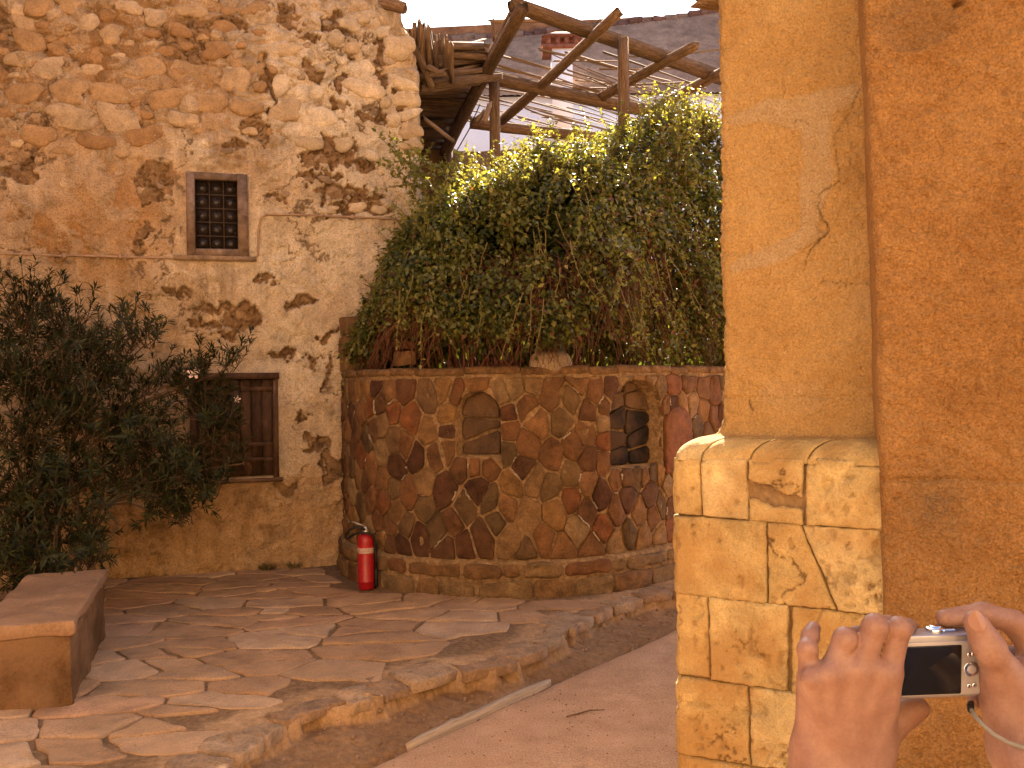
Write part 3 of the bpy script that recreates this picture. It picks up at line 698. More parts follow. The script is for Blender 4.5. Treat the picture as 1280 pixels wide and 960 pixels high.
mb = MB(); bx(mb, s0 - .02, s1 + .03, zb - .035, zb - .003, -.06, .06, .006); sub(mb, 'sill', wood_mat('sill_wood', [(0.20, 0.11, 0.06), (0.30, 0.18, 0.10)], (1, 1, 4), .5), shu)
# ---- conduit
m_pipe = plain_mat('old_conduit', (0.30, 0.185, 0.105), 0.7, var=.3, sc=12)
mb = MB(); pts = []
for px, py in [(-60, 315), (0, 317), (30, 318), (78, 320), (90, 319), (140, 321), (215, 323), (260, 325), (305, 326), (317, 325), (322.5, 319), (323, 300), (323.5, 285), (326, 273), (333, 268.5), (370, 269), (420, 271), (470, 273), (520, 276)]:
    s, z = BW.sz(px, py); pts.append(bp(s, z, 0.028 + fbm(np.array([s * 1.1]), np.array([z * 1.1]), 4, 5)[0] * 0.09))
mb.tube(pts, 0.0105, 7); o = mb.build('conduit', m_pipe, smooth=True); bpart(o)
for px, py in ((80, 320), (150, 321), (395, 270), (440, 272)):
    s, z = BW.sz(px, py); mb = MB(); hh = 0.03 + fbm(np.array([s * 1.1]), np.array([z * 1.1]), 4, 5)[0] * 0.09
    bx(mb, s - .012, s + .012, z - .022, z + .022, hh - .03, hh + .013); bpart(mb.build('pipe_clip', m_pipe))

# ================================================================== ROUND STONE WALL with niches
rwall = empty('round_stone_wall', 'waist to head high round wall of brown irregular stones with arched niches below the bush', 'wall', (CW[0], CW[1], 0))
def rpart(o): o.parent = rwall; o.matrix_parent_inverse = Matrix.Translation(-rwall.location); return o
WT = 1.70; PL = 0.27                       # wall top, plinth height
AL = 0.75        # beyond this angle the wall runs on straight
def cyl(u, v, h):
    """u = arc length from the point facing -Y (positive to +X), v = height, h = outwards"""
    u = np.asarray(u, float); a = np.minimum(u / CR, AL); ex = np.maximum(u - AL * CR, 0); r = CR + h
    return np.stack([CW[0] + np.sin(a) * r + ex * math.cos(AL), CW[1] - np.cos(a) * r + ex * math.sin(AL), np.asarray(v, float) + 0 * a], -1)
def cyl_uv(px, py, rr=CR):
    a, b = ray(px, py)
    lo_, hi_ = -1.6 * CR, 3.2
    for _ in range(50):
        mid = (lo_ + hi_) / 2; q = cyl(mid, 0., 0.)
        if q[0] / q[1] < a: lo_ = mid
        else: hi_ = mid
    return mid, EYE + b * q[1]
def arch(px0, px1, pytop, pybot):
    u0, _ = cyl_uv(px0, (pytop + pybot) / 2); u1, _ = cyl_uv(px1, (pytop + pybot) / 2); xm = (px0 + px1) / 2
    _, zt_ = cyl_uv(xm, pytop); _, zb_ = cyl_uv(xm, pybot); return u0, u1, zb_, zt_
NICHES = [arch(570, 625, 490, 571), arch(763, 827, 475, 583)]
def arch_outline(A, g=0.0, n=9):
    u0, u1, z0, z1 = A; u0 -= g; u1 += g; z1 += g; z0 -= g * .3; r = (u1 - u0) / 2; cu = (u0 + u1) / 2; zs = z1 - r
    pts = [(u0, z0)] + [(u0, zs - (zs - z0) * .45)] + [(cu - r * math.cos(math.pi * k / n), zs + r * math.sin(math.pi * k / n)) for k in range(n + 1)] + [(u1, zs - (zs - z0) * .45), (u1, z0)]
    return np.array(pts)
def in_arch(p, A, g=0):
    u0, u1, z0, z1 = A; r = (u1 - u0) / 2; cu = (u0 + u1) / 2; zs = z1 - r
    if p[1] < z0 - g or p[0] < u0 - g or p[0] > u1 + g: return False
    return p[1] < zs or math.hypot(p[0] - cu, p[1] - zs) < r + g
def mirrored(outline, d, step, closed=False):
    L = np.array(outline); out = []; inn = []
    if closed: L = np.concatenate([L, L[:1]])
    cum_ = np.concatenate([[0], np.cumsum(np.linalg.norm(np.diff(L, axis=0), axis=1))]); n = max(3, int(cum_[-1] / step))
    for k in range(n):
        s = cum_[-1] * (k + .5 + random.uniform(-.2, .2)) / n; x = np.interp(s, cum_, L[:, 0]); y = np.interp(s, cum_, L[:, 1])
        e = np.array([np.interp(min(s + .03, cum_[-1]), cum_, L[:, 0]) - np.interp(max(s - .03, 0), cum_, L[:, 0]), np.interp(min(s + .03, cum_[-1]), cum_, L[:, 1]) - np.interp(max(s - .03, 0), cum_, L[:, 1])]); e /= np.linalg.norm(e)
        nrm = np.array([-e[1], e[0]]); dd = d * random.uniform(.85, 1.15)
        out.append(np.array([x, y]) + nrm * dd); inn.append(np.array([x, y]) - nrm * dd)
    return out, inn
U0, U1 = -2.30, 3.1
asp = 0.74
sites = []; dropped = []
for A in NICHES:
    ol = arch_outline(A)[::1]
    # outline runs up the left side, over and down: left normal points outwards
    o1, i1 = mirrored(ol, 0.05, 0.125); sites += [(p, True) for p in o1]; sites += [(p, False) for p in i1]
    u0, u1, z0, z1 = A
    for uu in np.arange(u0 + .05, u1, .1): sites += [(np.array([uu, z0 + .05]), False), (np.array([uu + random.uniform(-.02, .02), z0 - .05]), True)]
    sites.append((np.array([(u0 + u1) / 2, (z0 + z1) / 2]), False))
rsr = random.Random(5)
def free(p, r):
    for q, keep in sites:
        if (p[0] - q[0]) ** 2 + ((p[1] - q[1]) * asp) ** 2 < r * r: return False
    return True
for it_ in range(9000):
    p_ = np.array([rsr.uniform(U0 + .03, U1 - .03), rsr.uniform(PL + .05, WT - .09)])
    if any(in_arch(p_, A, .03) for A in NICHES): continue
    if free(p_, rsr.choice([.15, .18, .20, .23, .27]) if it_ < 900 else (rsr.choice([.13, .15, .18]) if it_ < 4000 else .115)): sites.append((p_, True))
allp = np.array([s[0] for s in sites]) * np.array([1, asp])
cells = voronoi(allp, (U0, (PL + .004) * asp, U1, (WT - .045) * asp))
m_wst = stone_mat('wall_stone', None, sc=11, lo=0.6, hi=1.35, rough=0.85, bump=0.9, bdist=0.014, fine=75, spec=0.22, grain=.35, blotch=.25, dust=(0.24, 0.13, 0.055), dust_amt=.35)
PAL = [(0.220, 0.097, 0.037), (0.182, 0.075, 0.030), (0.259, 0.127, 0.047), (0.187, 0.086, 0.033), (0.286, 0.149, 0.057), (0.127, 0.051, 0.022), (0.099, 0.040, 0.019), (0.297, 0.171, 0.072), (0.187, 0.110, 0.044), (0.132, 0.079, 0.033), (0.264, 0.094, 0.031), (0.330, 0.171, 0.057), (0.187, 0.105, 0.046), (0.341, 0.215, 0.099), (0.242, 0.110, 0.040), (0.143, 0.064, 0.026)]
nst = 0
for i, (cp, (site, keep)) in enumerate(zip(cells, sites)):
    if cp is None or not keep: continue
    cp = inset(cp / np.array([1, asp]), random.choice([.002, .004, .006, .010]))
    if cp is None or len(cp) < 3: continue
    me, loc = slab_mesh('stone', cp, cyl, h=random.uniform(.008, .022), base=-.03, bev=.010, dome=.002, rough=.009, seed=2000 + i, jit=.012, it=1, edge_r=.35, q=.10)
    if me is None: continue
    o = link('stone', me, m_wst, loc=loc); kk = random.choice(PAL); f = random.uniform(.85, 1.12); o.color = (kk[0] * f, kk[1] * f, kk[2] * f, 1); rpart(o); nst += 1
# plinth courses of wider blocks, standing a little proud
def plinth_map(u, v, h): return cyl(u, v, h + 0.045)
uu = U0 + .02; rows = [(0.145, PL - .002), (-0.03, 0.143)]
for z0_, z1_ in rows:
    uu = U0 + random.uniform(0, .1)
    while uu < U1 - .05:
        L = random.choice([.12, .2, .3, .42, .5]) * random.uniform(.9, 1.1); d1 = random.uniform(-.02, .02)
        q = np.array([(uu, z0_), (uu + L, z0_), (uu + L + d1, z1_ - random.uniform(0, .03)), (uu + random.uniform(-.03, .03), z1_ - random.uniform(0, .03))])
        q = inset(q, .007); me, loc = slab_mesh('plinth_stone', q, plinth_map, h=random.uniform(.008, .028), base=-.04, bev=.02, dome=.003, rough=.008, seed=3000 + int(uu * 997) + int(z0_ * 100), jit=.009, it=1, edge_r=.3)
        if me is not None:
            o = link('plinth_stone', me, m_wst, loc=loc); kk = random.choice([(0.28, 0.155, 0.062), (0.24, 0.125, 0.05), (0.32, 0.195, 0.085), (0.22, 0.095, 0.038), (0.27, 0.17, 0.078)]); o.color = (*kk, 1); rpart(o)
        uu += L
# mortar bed: a grid with the niches pushed in
us = np.arange(U0, U1 + .001, .0125); vs_ = np.arange(-.05, WT + .001, .0125); UU, VV = np.meshgrid(us, vs_)
HH = .000 + fbm(UU * 12, VV * 12, 4, 3) * 0.014 + fbm(UU * 40, VV * 40, 2, 3) * .008 + np.where(VV < PL, .042, 0.0) * sstep(PL + .012, PL - .012, VV)
niche = np.zeros(UU.shape, bool); depth_n = np.zeros(UU.shape)
for A, dep in zip(NICHES, (.12, .13)):
    u0, u1, z0, z1 = A; r = (u1 - u0) / 2; cu = (u0 + u1) / 2; zs = z1 - r
    ins = (UU > u0) & (UU < u1) & (VV > z0) & ((VV < zs) | (np.hypot(UU - cu, VV - zs) < r))
    niche |= ins; depth_n = np.where(ins, dep, depth_n)
HH = np.where(niche, -depth_n - .02 + HH * .5, HH)
m_mort = stone_mat('lime_mortar', [(0.22, 0.125, 0.052), (0.36, 0.22, 0.105), (0.50, 0.34, 0.185)], sc=9, lo=.7, hi=1.2, rough=.95, bump=.8, bdist=.012, fine=90)
o = grid_obj('mortar_bed', cyl(UU, VV, HH), m_mort); rpart(o)
# mortar beads along some joints, coloured pale to paint in white sun specks
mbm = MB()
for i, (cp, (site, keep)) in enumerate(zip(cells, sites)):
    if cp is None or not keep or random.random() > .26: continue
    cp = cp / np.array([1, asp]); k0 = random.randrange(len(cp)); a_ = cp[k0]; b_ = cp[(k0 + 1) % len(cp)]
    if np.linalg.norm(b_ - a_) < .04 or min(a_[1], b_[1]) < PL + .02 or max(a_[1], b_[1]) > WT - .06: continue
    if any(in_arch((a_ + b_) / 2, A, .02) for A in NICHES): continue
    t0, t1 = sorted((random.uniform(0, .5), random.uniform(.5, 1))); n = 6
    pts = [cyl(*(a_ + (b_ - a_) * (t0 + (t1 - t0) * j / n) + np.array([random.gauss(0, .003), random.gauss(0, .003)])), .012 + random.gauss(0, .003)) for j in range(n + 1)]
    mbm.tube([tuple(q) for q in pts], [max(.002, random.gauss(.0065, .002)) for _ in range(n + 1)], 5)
m_bead = stone_mat('sun_speck_mortar', [(0.50, 0.38, 0.26), (0.68, 0.56, 0.42)], sc=20, bump=.6, fine=120)
o = mbm.build('sun_speck_pointing', m_bead, smooth=True); o['kind'] = 'stuff'; rpart(o)
# stones at the back of each niche, the right one sooty
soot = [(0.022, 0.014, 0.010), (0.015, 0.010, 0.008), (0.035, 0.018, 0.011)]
for ni, (A, dep) in enumerate(zip(NICHES, (.12, .13))):
    u0, u1, z0, z1 = A; pts = []
    for zz in np.arange(z0 + .06, z1, .15):
        k = 1 if ni == 0 else 2
        for q in range(k): pts.append((u0 + (u1 - u0) * (q + .5 + random.uniform(-.15, .15)) / k, zz + random.uniform(-.03, .03)))
    pts = np.array(pts); cl = voronoi(pts, (u0 + .002, z0 + .002, u1 - .002, z1 + .01))
    for j, cp in enumerate(cl):
        if cp is None: continue
        # clip by the arch head
        r = (u1 - u0) / 2 - .002; cu = (u0 + u1) / 2; zs = z1 - r; pl = list(cp)
        for kk_ in range(1, 12):
            a_ = math.pi * kk_ / 12; nrm = np.array([math.cos(a_), math.sin(a_)]); pl = clip(pl, np.array([cu, zs]) + nrm * r, nrm)
            if len(pl) < 3: break
        if len(pl) < 3: continue
        cp = inset(np.array(pl), .008)
        if cp is None: continue
        me, loc = slab_mesh('niche_stone', cp, lambda u, v, h, d_=dep: cyl(u, v, h - d_), h=.012, base=-.03, bev=.015, dome=.002, rough=.005, seed=4000 + ni * 50 + j, jit=.006, it=1, edge_r=.35)
        if me is None: continue
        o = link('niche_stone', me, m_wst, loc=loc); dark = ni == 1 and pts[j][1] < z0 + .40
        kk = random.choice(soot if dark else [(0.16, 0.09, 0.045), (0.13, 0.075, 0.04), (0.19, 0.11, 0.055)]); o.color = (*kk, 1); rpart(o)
# little red arched slab set beside the right niche, and its jamb
ra = arch(829, 862, 507, 590); ol = arch_outline(ra, 0, 8)
me, loc = slab_mesh('arched_slab', ol, cyl, h=.034, base=-.02, bev=.01, dome=.002, rough=.003, seed=77, jit=.002, it=0); o = link('arched_slab', me, m_wst, loc=loc); o.color = (0.24, 0.085, 0.034, 1); o['label'] = 'smooth reddish arched slab'; rpart(o)
# coping: a rounded lime rim, stone by stone, and the soil inside
m_cop = stone_mat('coping_stone', [(0.17, 0.085, 0.034), (0.25, 0.14, 0.06), (0.34, 0.20, 0.095)], sc=7, bump=.7, bdist=.01)
uu = U0
while uu < U1:
    L = random.uniform(.22, .5); n = 6; V = []; F = []; dz = random.uniform(-.008, .008)
    prof = [(-.34, -.02), (-.34, .02), (-.04, .03), (.006, .024), (.018, .008), (.018, -.02), (.0, -.034)]
    for i in range(n + 1):
        u_ = uu + .004 + (L - .008) * i / n
        for hh, zz in prof: V.append(cyl(u_, WT + zz + dz + random.gauss(0, .003), hh + random.gauss(0, .003)))
    k = len(prof); F = [(i * k + j, (i + 1) * k + j, (i + 1) * k + j + 1, i * k + j + 1) for i in range(n) for j in range(k - 1)] + [tuple(range(k)), tuple(n * k + j for j in range(k - 1, -1, -1))]
    rpart(link('coping_stone', raw_mesh('coping_stone', np.array(V), F, True), m_cop)); uu += L
mb = MB(); ring_ = [(*cyl(u_, 0., -.2)[:2], 1.62) for u_ in np.linspace(U0, U1, 40)] + [(2.0, 9.8, 1.62), (1.0, 10.3, 1.62), (-.4, 10.1, 1.62)]; n = len(ring_)
mb.add(ring_ + [(CW[0], CW[1], 1.68)], [(k, (k + 1) % n, n) for k in range(n)]); rpart(mb.build('soil', m_dirt))
# back half of the ring
mb = MB(); V = []; e_ = cyl(U1, 0., 0.); b0_ = cyl(U0, 0., 0.)
aa = [tuple(e_[:2]), (2.0, 9.9), (1.0, 10.4), (-.4, 10.2), (-1.2, 9.6), tuple(b0_[:2])]
for x_, y_ in aa:
    for zz in (-.1, 2.75): V.append((x_, y_, zz))
mb.add(V, [(2 * i, 2 * i + 2, 2 * i + 3, 2 * i + 1) for i in range(len(aa) - 1)]); rpart(mb.build('back_wall', m_mort))
# plastered lump on the rim
u_, z_ = cyl_uv(692, 446); mb = MB(); V = []
cc = cyl(u_, WT + .03, -.09); tng = np.array([math.cos(u_ / CR), math.sin(u_ / CR), 0]); out_ = np.array([math.sin(u_ / CR), -math.cos(u_ / CR), 0])
for f, hh in ((1.0, -.03), (1.02, .035), (.9, .075), (.82, .095), (.5, .115), (.2, .12)):
    for k in range(18):
        a_ = 2 * math.pi * k / 18; V.append(cc + tng * math.cos(a_) * .17 * f * (1 + random.gauss(0, .03)) + out_ * math.sin(a_) * .11 * f + np.array([0, 0, hh + random.gauss(0, .003)]))
mb.add(V, [(r_ * 18 + k, r_ * 18 + (k + 1) % 18, (r_ + 1) * 18 + (k + 1) % 18, (r_ + 1) * 18 + k) for r_ in range(5) for k in range(18)] + [tuple(90 + k for k in range(18))])
rpart(mb.build('plaster_lump', stone_mat('pale_plaster_lump', [(0.42, 0.29, 0.18), (0.55, 0.41, 0.27)], bump=.5), smooth=True))
# stub pier of stones where the ring meets the house
PIER = [(440, 408, 24, 22, 8.1), (438, 432, 24, 20, 8.1), (441, 455, 26, 20, 8.1), (506, 448, 20, 18, 7.35), (505, 432, 14, 12, 7.35)]
mb = MB(); c = at(440, 440, 8.25); mb.box((c[0], c[1] + .05, (WT + c[2] + .22) / 2), .16, .22, c[2] + .22 - WT + .1); rpart(mb.build('pier_core', m_mort))
PIER_TODO = PIER

# ================================================================== FIRE EXTINGUISHER
fe = on_ground(465, 733); fx, fy = fe[0] - .03, fe[1] - .09
ext = empty('fire_extinguisher', 'red fire extinguisher with a black hose standing at the foot of the round wall', 'extinguisher', (fx, fy, 0))
m_red = plain_mat('red_paint', (0.30, 0.008, 0.012), .38, spec=.4, var=.2, sc=25); m_blk = plain_mat('black_rubber', (0.012, 0.011, 0.010), .5, spec=.3)
m_met = plain_mat('dull_metal', (0.45, 0.42, 0.38), .4, metal=.9)
def epart(mb, n, mt, sm=True): o = mb.build(n, mt, smooth=sm); o.parent = ext; return o
mb = MB(); mb.lathe([(.058, .0), (.064, .006), (.064, .055), (.066, .058), (.066, .064), (.064, .067), (.065, .36), (.064, .385), (.056, .41), (.040, .43), (.024, .44)], (0, 0, .004), 28); body = epart(mb, 'cylinder', m_red)
mb = MB(); mb.lathe([(.0662, .285), (.0664, .287), (.0664, .325), (.0662, .327)], (0, 0, .004), 28); o = mb.build('label_band', plain_mat('worn_label', (0.40, 0.27, 0.22), .6, var=.5, sc=60), smooth=True); o.parent = body
mb = MB(); mb.lathe([(.024, .44), (.026, .445), (.026, .465), (.018, .47), (.018, .49), (.012, .495)], (0, 0, 0), 16); valve = epart(mb, 'valve', m_met)
mb = MB(); mb.box((-.045, 0, .487), .11, .018, .010, Matrix.Rotation(.18, 3, 'Y')); epart(mb, 'carry_handle', m_blk, False)
mb = MB(); mb.box((-.05, 0, .512), .12, .016, .008, Matrix.Rotation(.35, 3, 'Y')); epart(mb, 'squeeze_lever', m_met, False)
mb = MB(); mb.tube([(0, -.02, .47), (-.06, -.03, .495), (-.12, -.02, .475), (-.15, 0, .44), (-.165, .02, .405), (-.14, .01, .40), (-.10, -.01, .43), (-.04, -.045, .452), (.03, -.055, .448), (.068, -.035, .42), (.078, -.02, .36), (.080, -.015, .25), (.080, -.01, .15)], .0095, 8); epart(mb, 'hose', m_blk)
mb = MB(); mb.lathe([(.010, 0), (.014, .02), (.016, .12), (.012, .14), (.010, .145)], (.080, -.01, .015), 12); epart(mb, 'nozzle', m_blk)

# ================================================================== STONE BENCH
m_bench = stone_mat('bench_stone', None, sc=5, lo=.78, hi=1.18, rough=.93, bump=.8, bdist=.012, fine=70, dust=(0.374, 0.217, 0.111), dust_amt=.6, blotch=.25)
f0 = on_ground(94, 882)[:2]; BHT = .43; b0 = on_ground(134, 712, BHT)[:2]; bd = b0 - f0; BL = np.linalg.norm(bd); bd /= BL; bl_ = np.array([-bd[1], bd[0]]); BWID = .47
bench = empty('stone_bench', 'low rendered stone bench block on the paved terrace in front of the oleander', 'bench', (f0[0], f0[1], 0))
def block_box(x0, x1, y0, y1, z0, z1, seed, res=.03, amp=.008, r=.018):
    """box in bench axes (x along the length, y to the left), worn edges"""
    rg = seed; V = []; F = []; cx, cy, cz = (x0 + x1) / 2, (y0 + y1) / 2, (z0 + z1) / 2; hx, hy, hz = (x1 - x0) / 2, (y1 - y0) / 2, (z1 - z0) / 2
    for axn, sg in ((0, 1), (0, -1), (1, 1), (1, -1), (2, 1), (2, -1)):
        hs = [hx, hy, hz]; a_, b_ = [k for k in range(3) if k != axn]; na = max(2, int(2 * hs[a_] / res)); nb = max(2, int(2 * hs[b_] / res))
        A_, B_ = np.meshgrid(np.linspace(-1, 1, na + 1), np.linspace(-1, 1, nb + 1)); Q = np.zeros(A_.shape + (3,)); Q[..., axn] = sg * hs[axn]; Q[..., a_] = A_ * hs[a_]; Q[..., b_] = B_ * hs[b_]
        Q = Q.reshape(-1, 3); inn = np.clip(Q, -np.array(hs) + r, np.array(hs) - r); dv = Q - inn; l = np.linalg.norm(dv, axis=1, keepdims=True); Q = inn + dv / np.maximum(l, 1e-9) * r
        nrm = dv / np.maximum(l, 1e-9); q3 = Q + np.array([cx, cy, cz])
        nz = fbm(q3[:, 0] * 7 + q3[:, 2] * 5, q3[:, 1] * 7 - q3[:, 2] * 6 + seed, 4, seed % 8) * amp * 2 + fbm(q3[:, 0] * 2 + q3[:, 2], q3[:, 1] * 2 + seed + q3[:, 2], 3, 4) * amp * 2.5
        Q = q3 + nrm * nz[:, None]; off_ = sum(len(v_) for v_ in V); fc = grid_faces(nb + 1, na + 1, off_)
        if (sg > 0) == (axn == 1): fc = fc[:, ::-1]
        V.append(Q); F.append(fc)
    return np.concatenate(V), np.concatenate(F)
for j, (px, py, ww, hh, Yp) in enumerate(PIER_TODO):
    c = at(px, py, Yp); k = Yp / FPX; Vq, Fq = block_box(-ww / 2 * k, ww / 2 * k, -.09, .09, -hh / 2 * k, hh / 2 * k, 40 + j, res=.02, amp=.012, r=.014)
    o = link('pier_stone', raw_mesh('pier_stone', Vq, Fq, True), m_wst, loc=c); o.rotation_euler = (0, random.uniform(-.1, .1), .5); o.color = (*random.choice(PAL[:5]), 1); rpart(o)
def bench_world(Q): return np.stack([Q[:, 0] * bd[0] + Q[:, 1] * bl_[0], Q[:, 0] * bd[1] + Q[:, 1] * bl_[1], Q[:, 2]], -1)
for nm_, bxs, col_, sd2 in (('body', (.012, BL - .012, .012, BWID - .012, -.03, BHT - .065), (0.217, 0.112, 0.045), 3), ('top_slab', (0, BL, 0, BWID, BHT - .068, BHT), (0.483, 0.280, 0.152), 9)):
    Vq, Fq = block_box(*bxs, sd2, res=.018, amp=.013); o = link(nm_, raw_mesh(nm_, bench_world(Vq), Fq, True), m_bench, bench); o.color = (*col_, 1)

# ================================================================== leaves
def leaf_mesh(name, C, D, Nn, L, W, rnd, fold=.25, droop=0.0):
    """many leaves: centre base C, direction D, face normal Nn, length L, width W (arrays); 6 verts, 4 tris... folded along the midrib"""
    n = len(C); D = D / np.linalg.norm(D, axis=1, keepdims=True); Sd = np.cross(D, Nn); Sd /= np.maximum(np.linalg.norm(Sd, axis=1, keepdims=True), 1e-6); N2 = np.cross(Sd, D)
    L = L[:, None]; W = W[:, None]
    base = C; tip = C + D * L - N2 * L * droop; mid = C + D * L * .45 + N2 * L * 0.04
    l = C + D * L * .42 + Sd * W * .5 + N2 * W * fold; r = C + D * L * .42 - Sd * W * .5 + N2 * W * fold
    V = np.stack([base, l, tip, r, mid], 1).reshape(-1, 3); i = np.arange(n)[:, None] * 5
    F = np.concatenate([i + np.array([[0, 1, 4]]), i + np.array([[1, 2, 4]]), i + np.array([[2, 3, 4]]), i + np.array([[3, 0, 4]])], 0)[:, ::-1].copy()
    return raw_mesh(name, V, F, False, {'rnd': np.repeat(rnd, 5)})
def runit(n, g=rng):
    v = g.normal(0, 1, (n, 3)); return v / np.linalg.norm(v, axis=1, keepdims=True)

# ================================================================== BUSH spilling over the round wall
bush = empty('bramble_bush', 'dense leafy bramble bush spilling over the top of the round stone wall', 'bush', (CW[0], CW[1], 1.65))
def upart(o): o.parent = bush; o.matrix_parent_inverse = Matrix.Translation(-bush.location); return o
def top_z(x): return np.interp(x, [-1.5, -1.2, -0.9, -.55, 0, .5, 1.0, 1.5, 2.0, 2.6], [2.45, 2.95, 3.25, 3.33, 3.48, 3.70, 4.0, 4.35, 4.5, 4.5])
def shell(phi, t):
    """phi = place along the wall (arc length / CR) from the point facing the viewer, to the right; t: 0 at the hem, 1 at the crown"""
    phi = np.asarray(phi, float); ob = .10 + .06 * np.sin(phi * 3 + 1) + fbm(phi * 2.2 + 9, t * 3, 3, 2) * .40 + fbm(phi * 6 + 3, t * 8, 3, 5) * .30 - .10 * sstep(-.45, -1.15, phi)
    B = cyl(phi * CR, 0., ob); ex = np.maximum(phi - AL, 0) * CR
    Tx = CW[0] + ex * .75; Ty = CW[1] + .1 + ex * .55; c_ = np.cos(t * math.pi / 2) ** .75
    x = Tx + (B[..., 0] - Tx) * c_; y = Ty + (B[..., 1] - Ty) * c_
    zt_ = top_z(x) + fbm(x * 3, y * 3, 3, 6) * .25; hem = 1.98 + fbm(phi * 3.5, phi * 0 + 2, 3, 1) * .34
    hem = hem - .12 * sstep(.4, 1.0, phi); hem = np.where(phi < -.75, hem - .22 * sstep(-.75, -1.1, phi), hem)
    return x, y, hem + (zt_ - hem) * np.sin(t * math.pi / 2) ** .85
def bush_leaves(n, ph0, ph1, t0, t1, inward, size, seed, deep=0.0):
    g = np.random.default_rng(seed); phi = g.uniform(ph0, ph1, n * 2); t_ = t0 + (t1 - t0) * g.random(n * 2) ** 1.15
    dens = fbm(phi * 5, t_ * 7, 3, 3) + fbm(phi * 14, t_ * 20, 2, 4) * .7; keep = (g.random(n * 2) < sstep(-.32, .12, dens)) | (deep > 0); phi, t_ = phi[keep][:n], t_[keep][:n]
    x, y, z = shell(phi, t_); m_ = len(x); C = np.stack([x, y, z], -1)
    pf = np.minimum(phi, AL + .0); outw = np.stack([np.sin(pf) * np.cos(t_), -np.cos(pf) * np.cos(t_), np.sin(t_ * 1.3) * .9 + .15], -1); outw /= np.linalg.norm(outw, axis=1, keepdims=True)
    C = C - outw * (deep + np.abs(g.normal(0, inward, m_)))[:, None] + g.normal(0, .03, (m_, 3))
    Nn = outw * .7 + np.array([0, 0, .5]) + runit(m_, g) * .85; D = runit(m_, g) * .8 + np.array([0, 0, -.75]) + outw * .5
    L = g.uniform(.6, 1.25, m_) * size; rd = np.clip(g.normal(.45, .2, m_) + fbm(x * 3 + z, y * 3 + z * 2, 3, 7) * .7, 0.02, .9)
    red = (g.random(m_) < .10 * sstep(.3, 1.0, x) + .035) & (t_ < .7); rd = np.where(red, .97, rd) * (1 if not deep else .5)  # deep leaves get a darker colour, painting the shade inside the bush
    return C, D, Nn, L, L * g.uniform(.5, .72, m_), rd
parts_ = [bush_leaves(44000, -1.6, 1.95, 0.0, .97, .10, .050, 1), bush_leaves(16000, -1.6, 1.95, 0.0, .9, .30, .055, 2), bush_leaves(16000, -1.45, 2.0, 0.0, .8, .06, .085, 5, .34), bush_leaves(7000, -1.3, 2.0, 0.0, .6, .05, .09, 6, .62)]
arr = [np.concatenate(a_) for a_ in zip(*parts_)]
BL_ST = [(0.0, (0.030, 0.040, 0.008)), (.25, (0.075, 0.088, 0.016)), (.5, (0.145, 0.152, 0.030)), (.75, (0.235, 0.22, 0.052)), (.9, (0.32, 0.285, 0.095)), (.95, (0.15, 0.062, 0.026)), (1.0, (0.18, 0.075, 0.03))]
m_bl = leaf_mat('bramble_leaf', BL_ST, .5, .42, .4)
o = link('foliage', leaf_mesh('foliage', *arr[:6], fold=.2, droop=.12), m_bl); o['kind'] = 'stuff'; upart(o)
# arching and hanging canes
mb = MB(); rs = random.Random(3)
m_cane = plain_mat('red_brown_cane', (0.11, 0.042, 0.019), .75, spec=.2, var=.4, sc=14)
lv = [[], [], [], [], [], []]
for i in range(1250):
    phi = rs.uniform(-1.25, 1.9); t_ = rs.uniform(0.02, .28); x, y, z = [float(q) for q in shell(np.array([phi]), np.array([t_]))]
    pq_ = min(phi, AL); o_x, o_y = math.sin(pq_), -math.cos(pq_); ins_ = rs.uniform(.12, .4); x -= o_x * ins_ ; y -= o_y * ins_
    sw = rs.gauss(0, .18); ln = rs.uniform(.2, .55); pts = []
    for k in range(6):
        f = k / 5; pts.append((x + o_x * (ins_ * .75 * math.sin(f * 1.7)) + math.cos(phi) * sw * f + rs.gauss(0, .008), y + o_y * (ins_ * .75 * math.sin(f * 1.7)) + math.sin(phi) * sw * f + rs.gauss(0, .008), max(z - ln * f ** 1.4, 1.70 + rs.random() * .05)))
    mb.tube(pts, [.0042, .004, .0036, .003, .0026, .0018], 3, False)
for i in range(260):            # interior stems rising from the soil
    phi = rs.uniform(-1.0, 1.3); r0 = rs.uniform(.2, 1.2); x, y = CW[0] + math.sin(phi) * r0, CW[1] - math.cos(phi) * r0; pts = []
    for k in range(5):
        f = k / 4; pts.append((x + math.sin(phi) * (CR - r0) * f * .85 + rs.gauss(0, .03), y - math.cos(phi) * (CR - r0) * f * .85 + rs.gauss(0, .03), 1.66 + math.sin(f * 2.1) * rs.uniform(.6, .95)))
    mb.tube(pts, [.009, .008, .006, .005, .003], 4, False)
o = mb.build('canes', m_cane); o['kind'] = 'stuff'; upart(o)
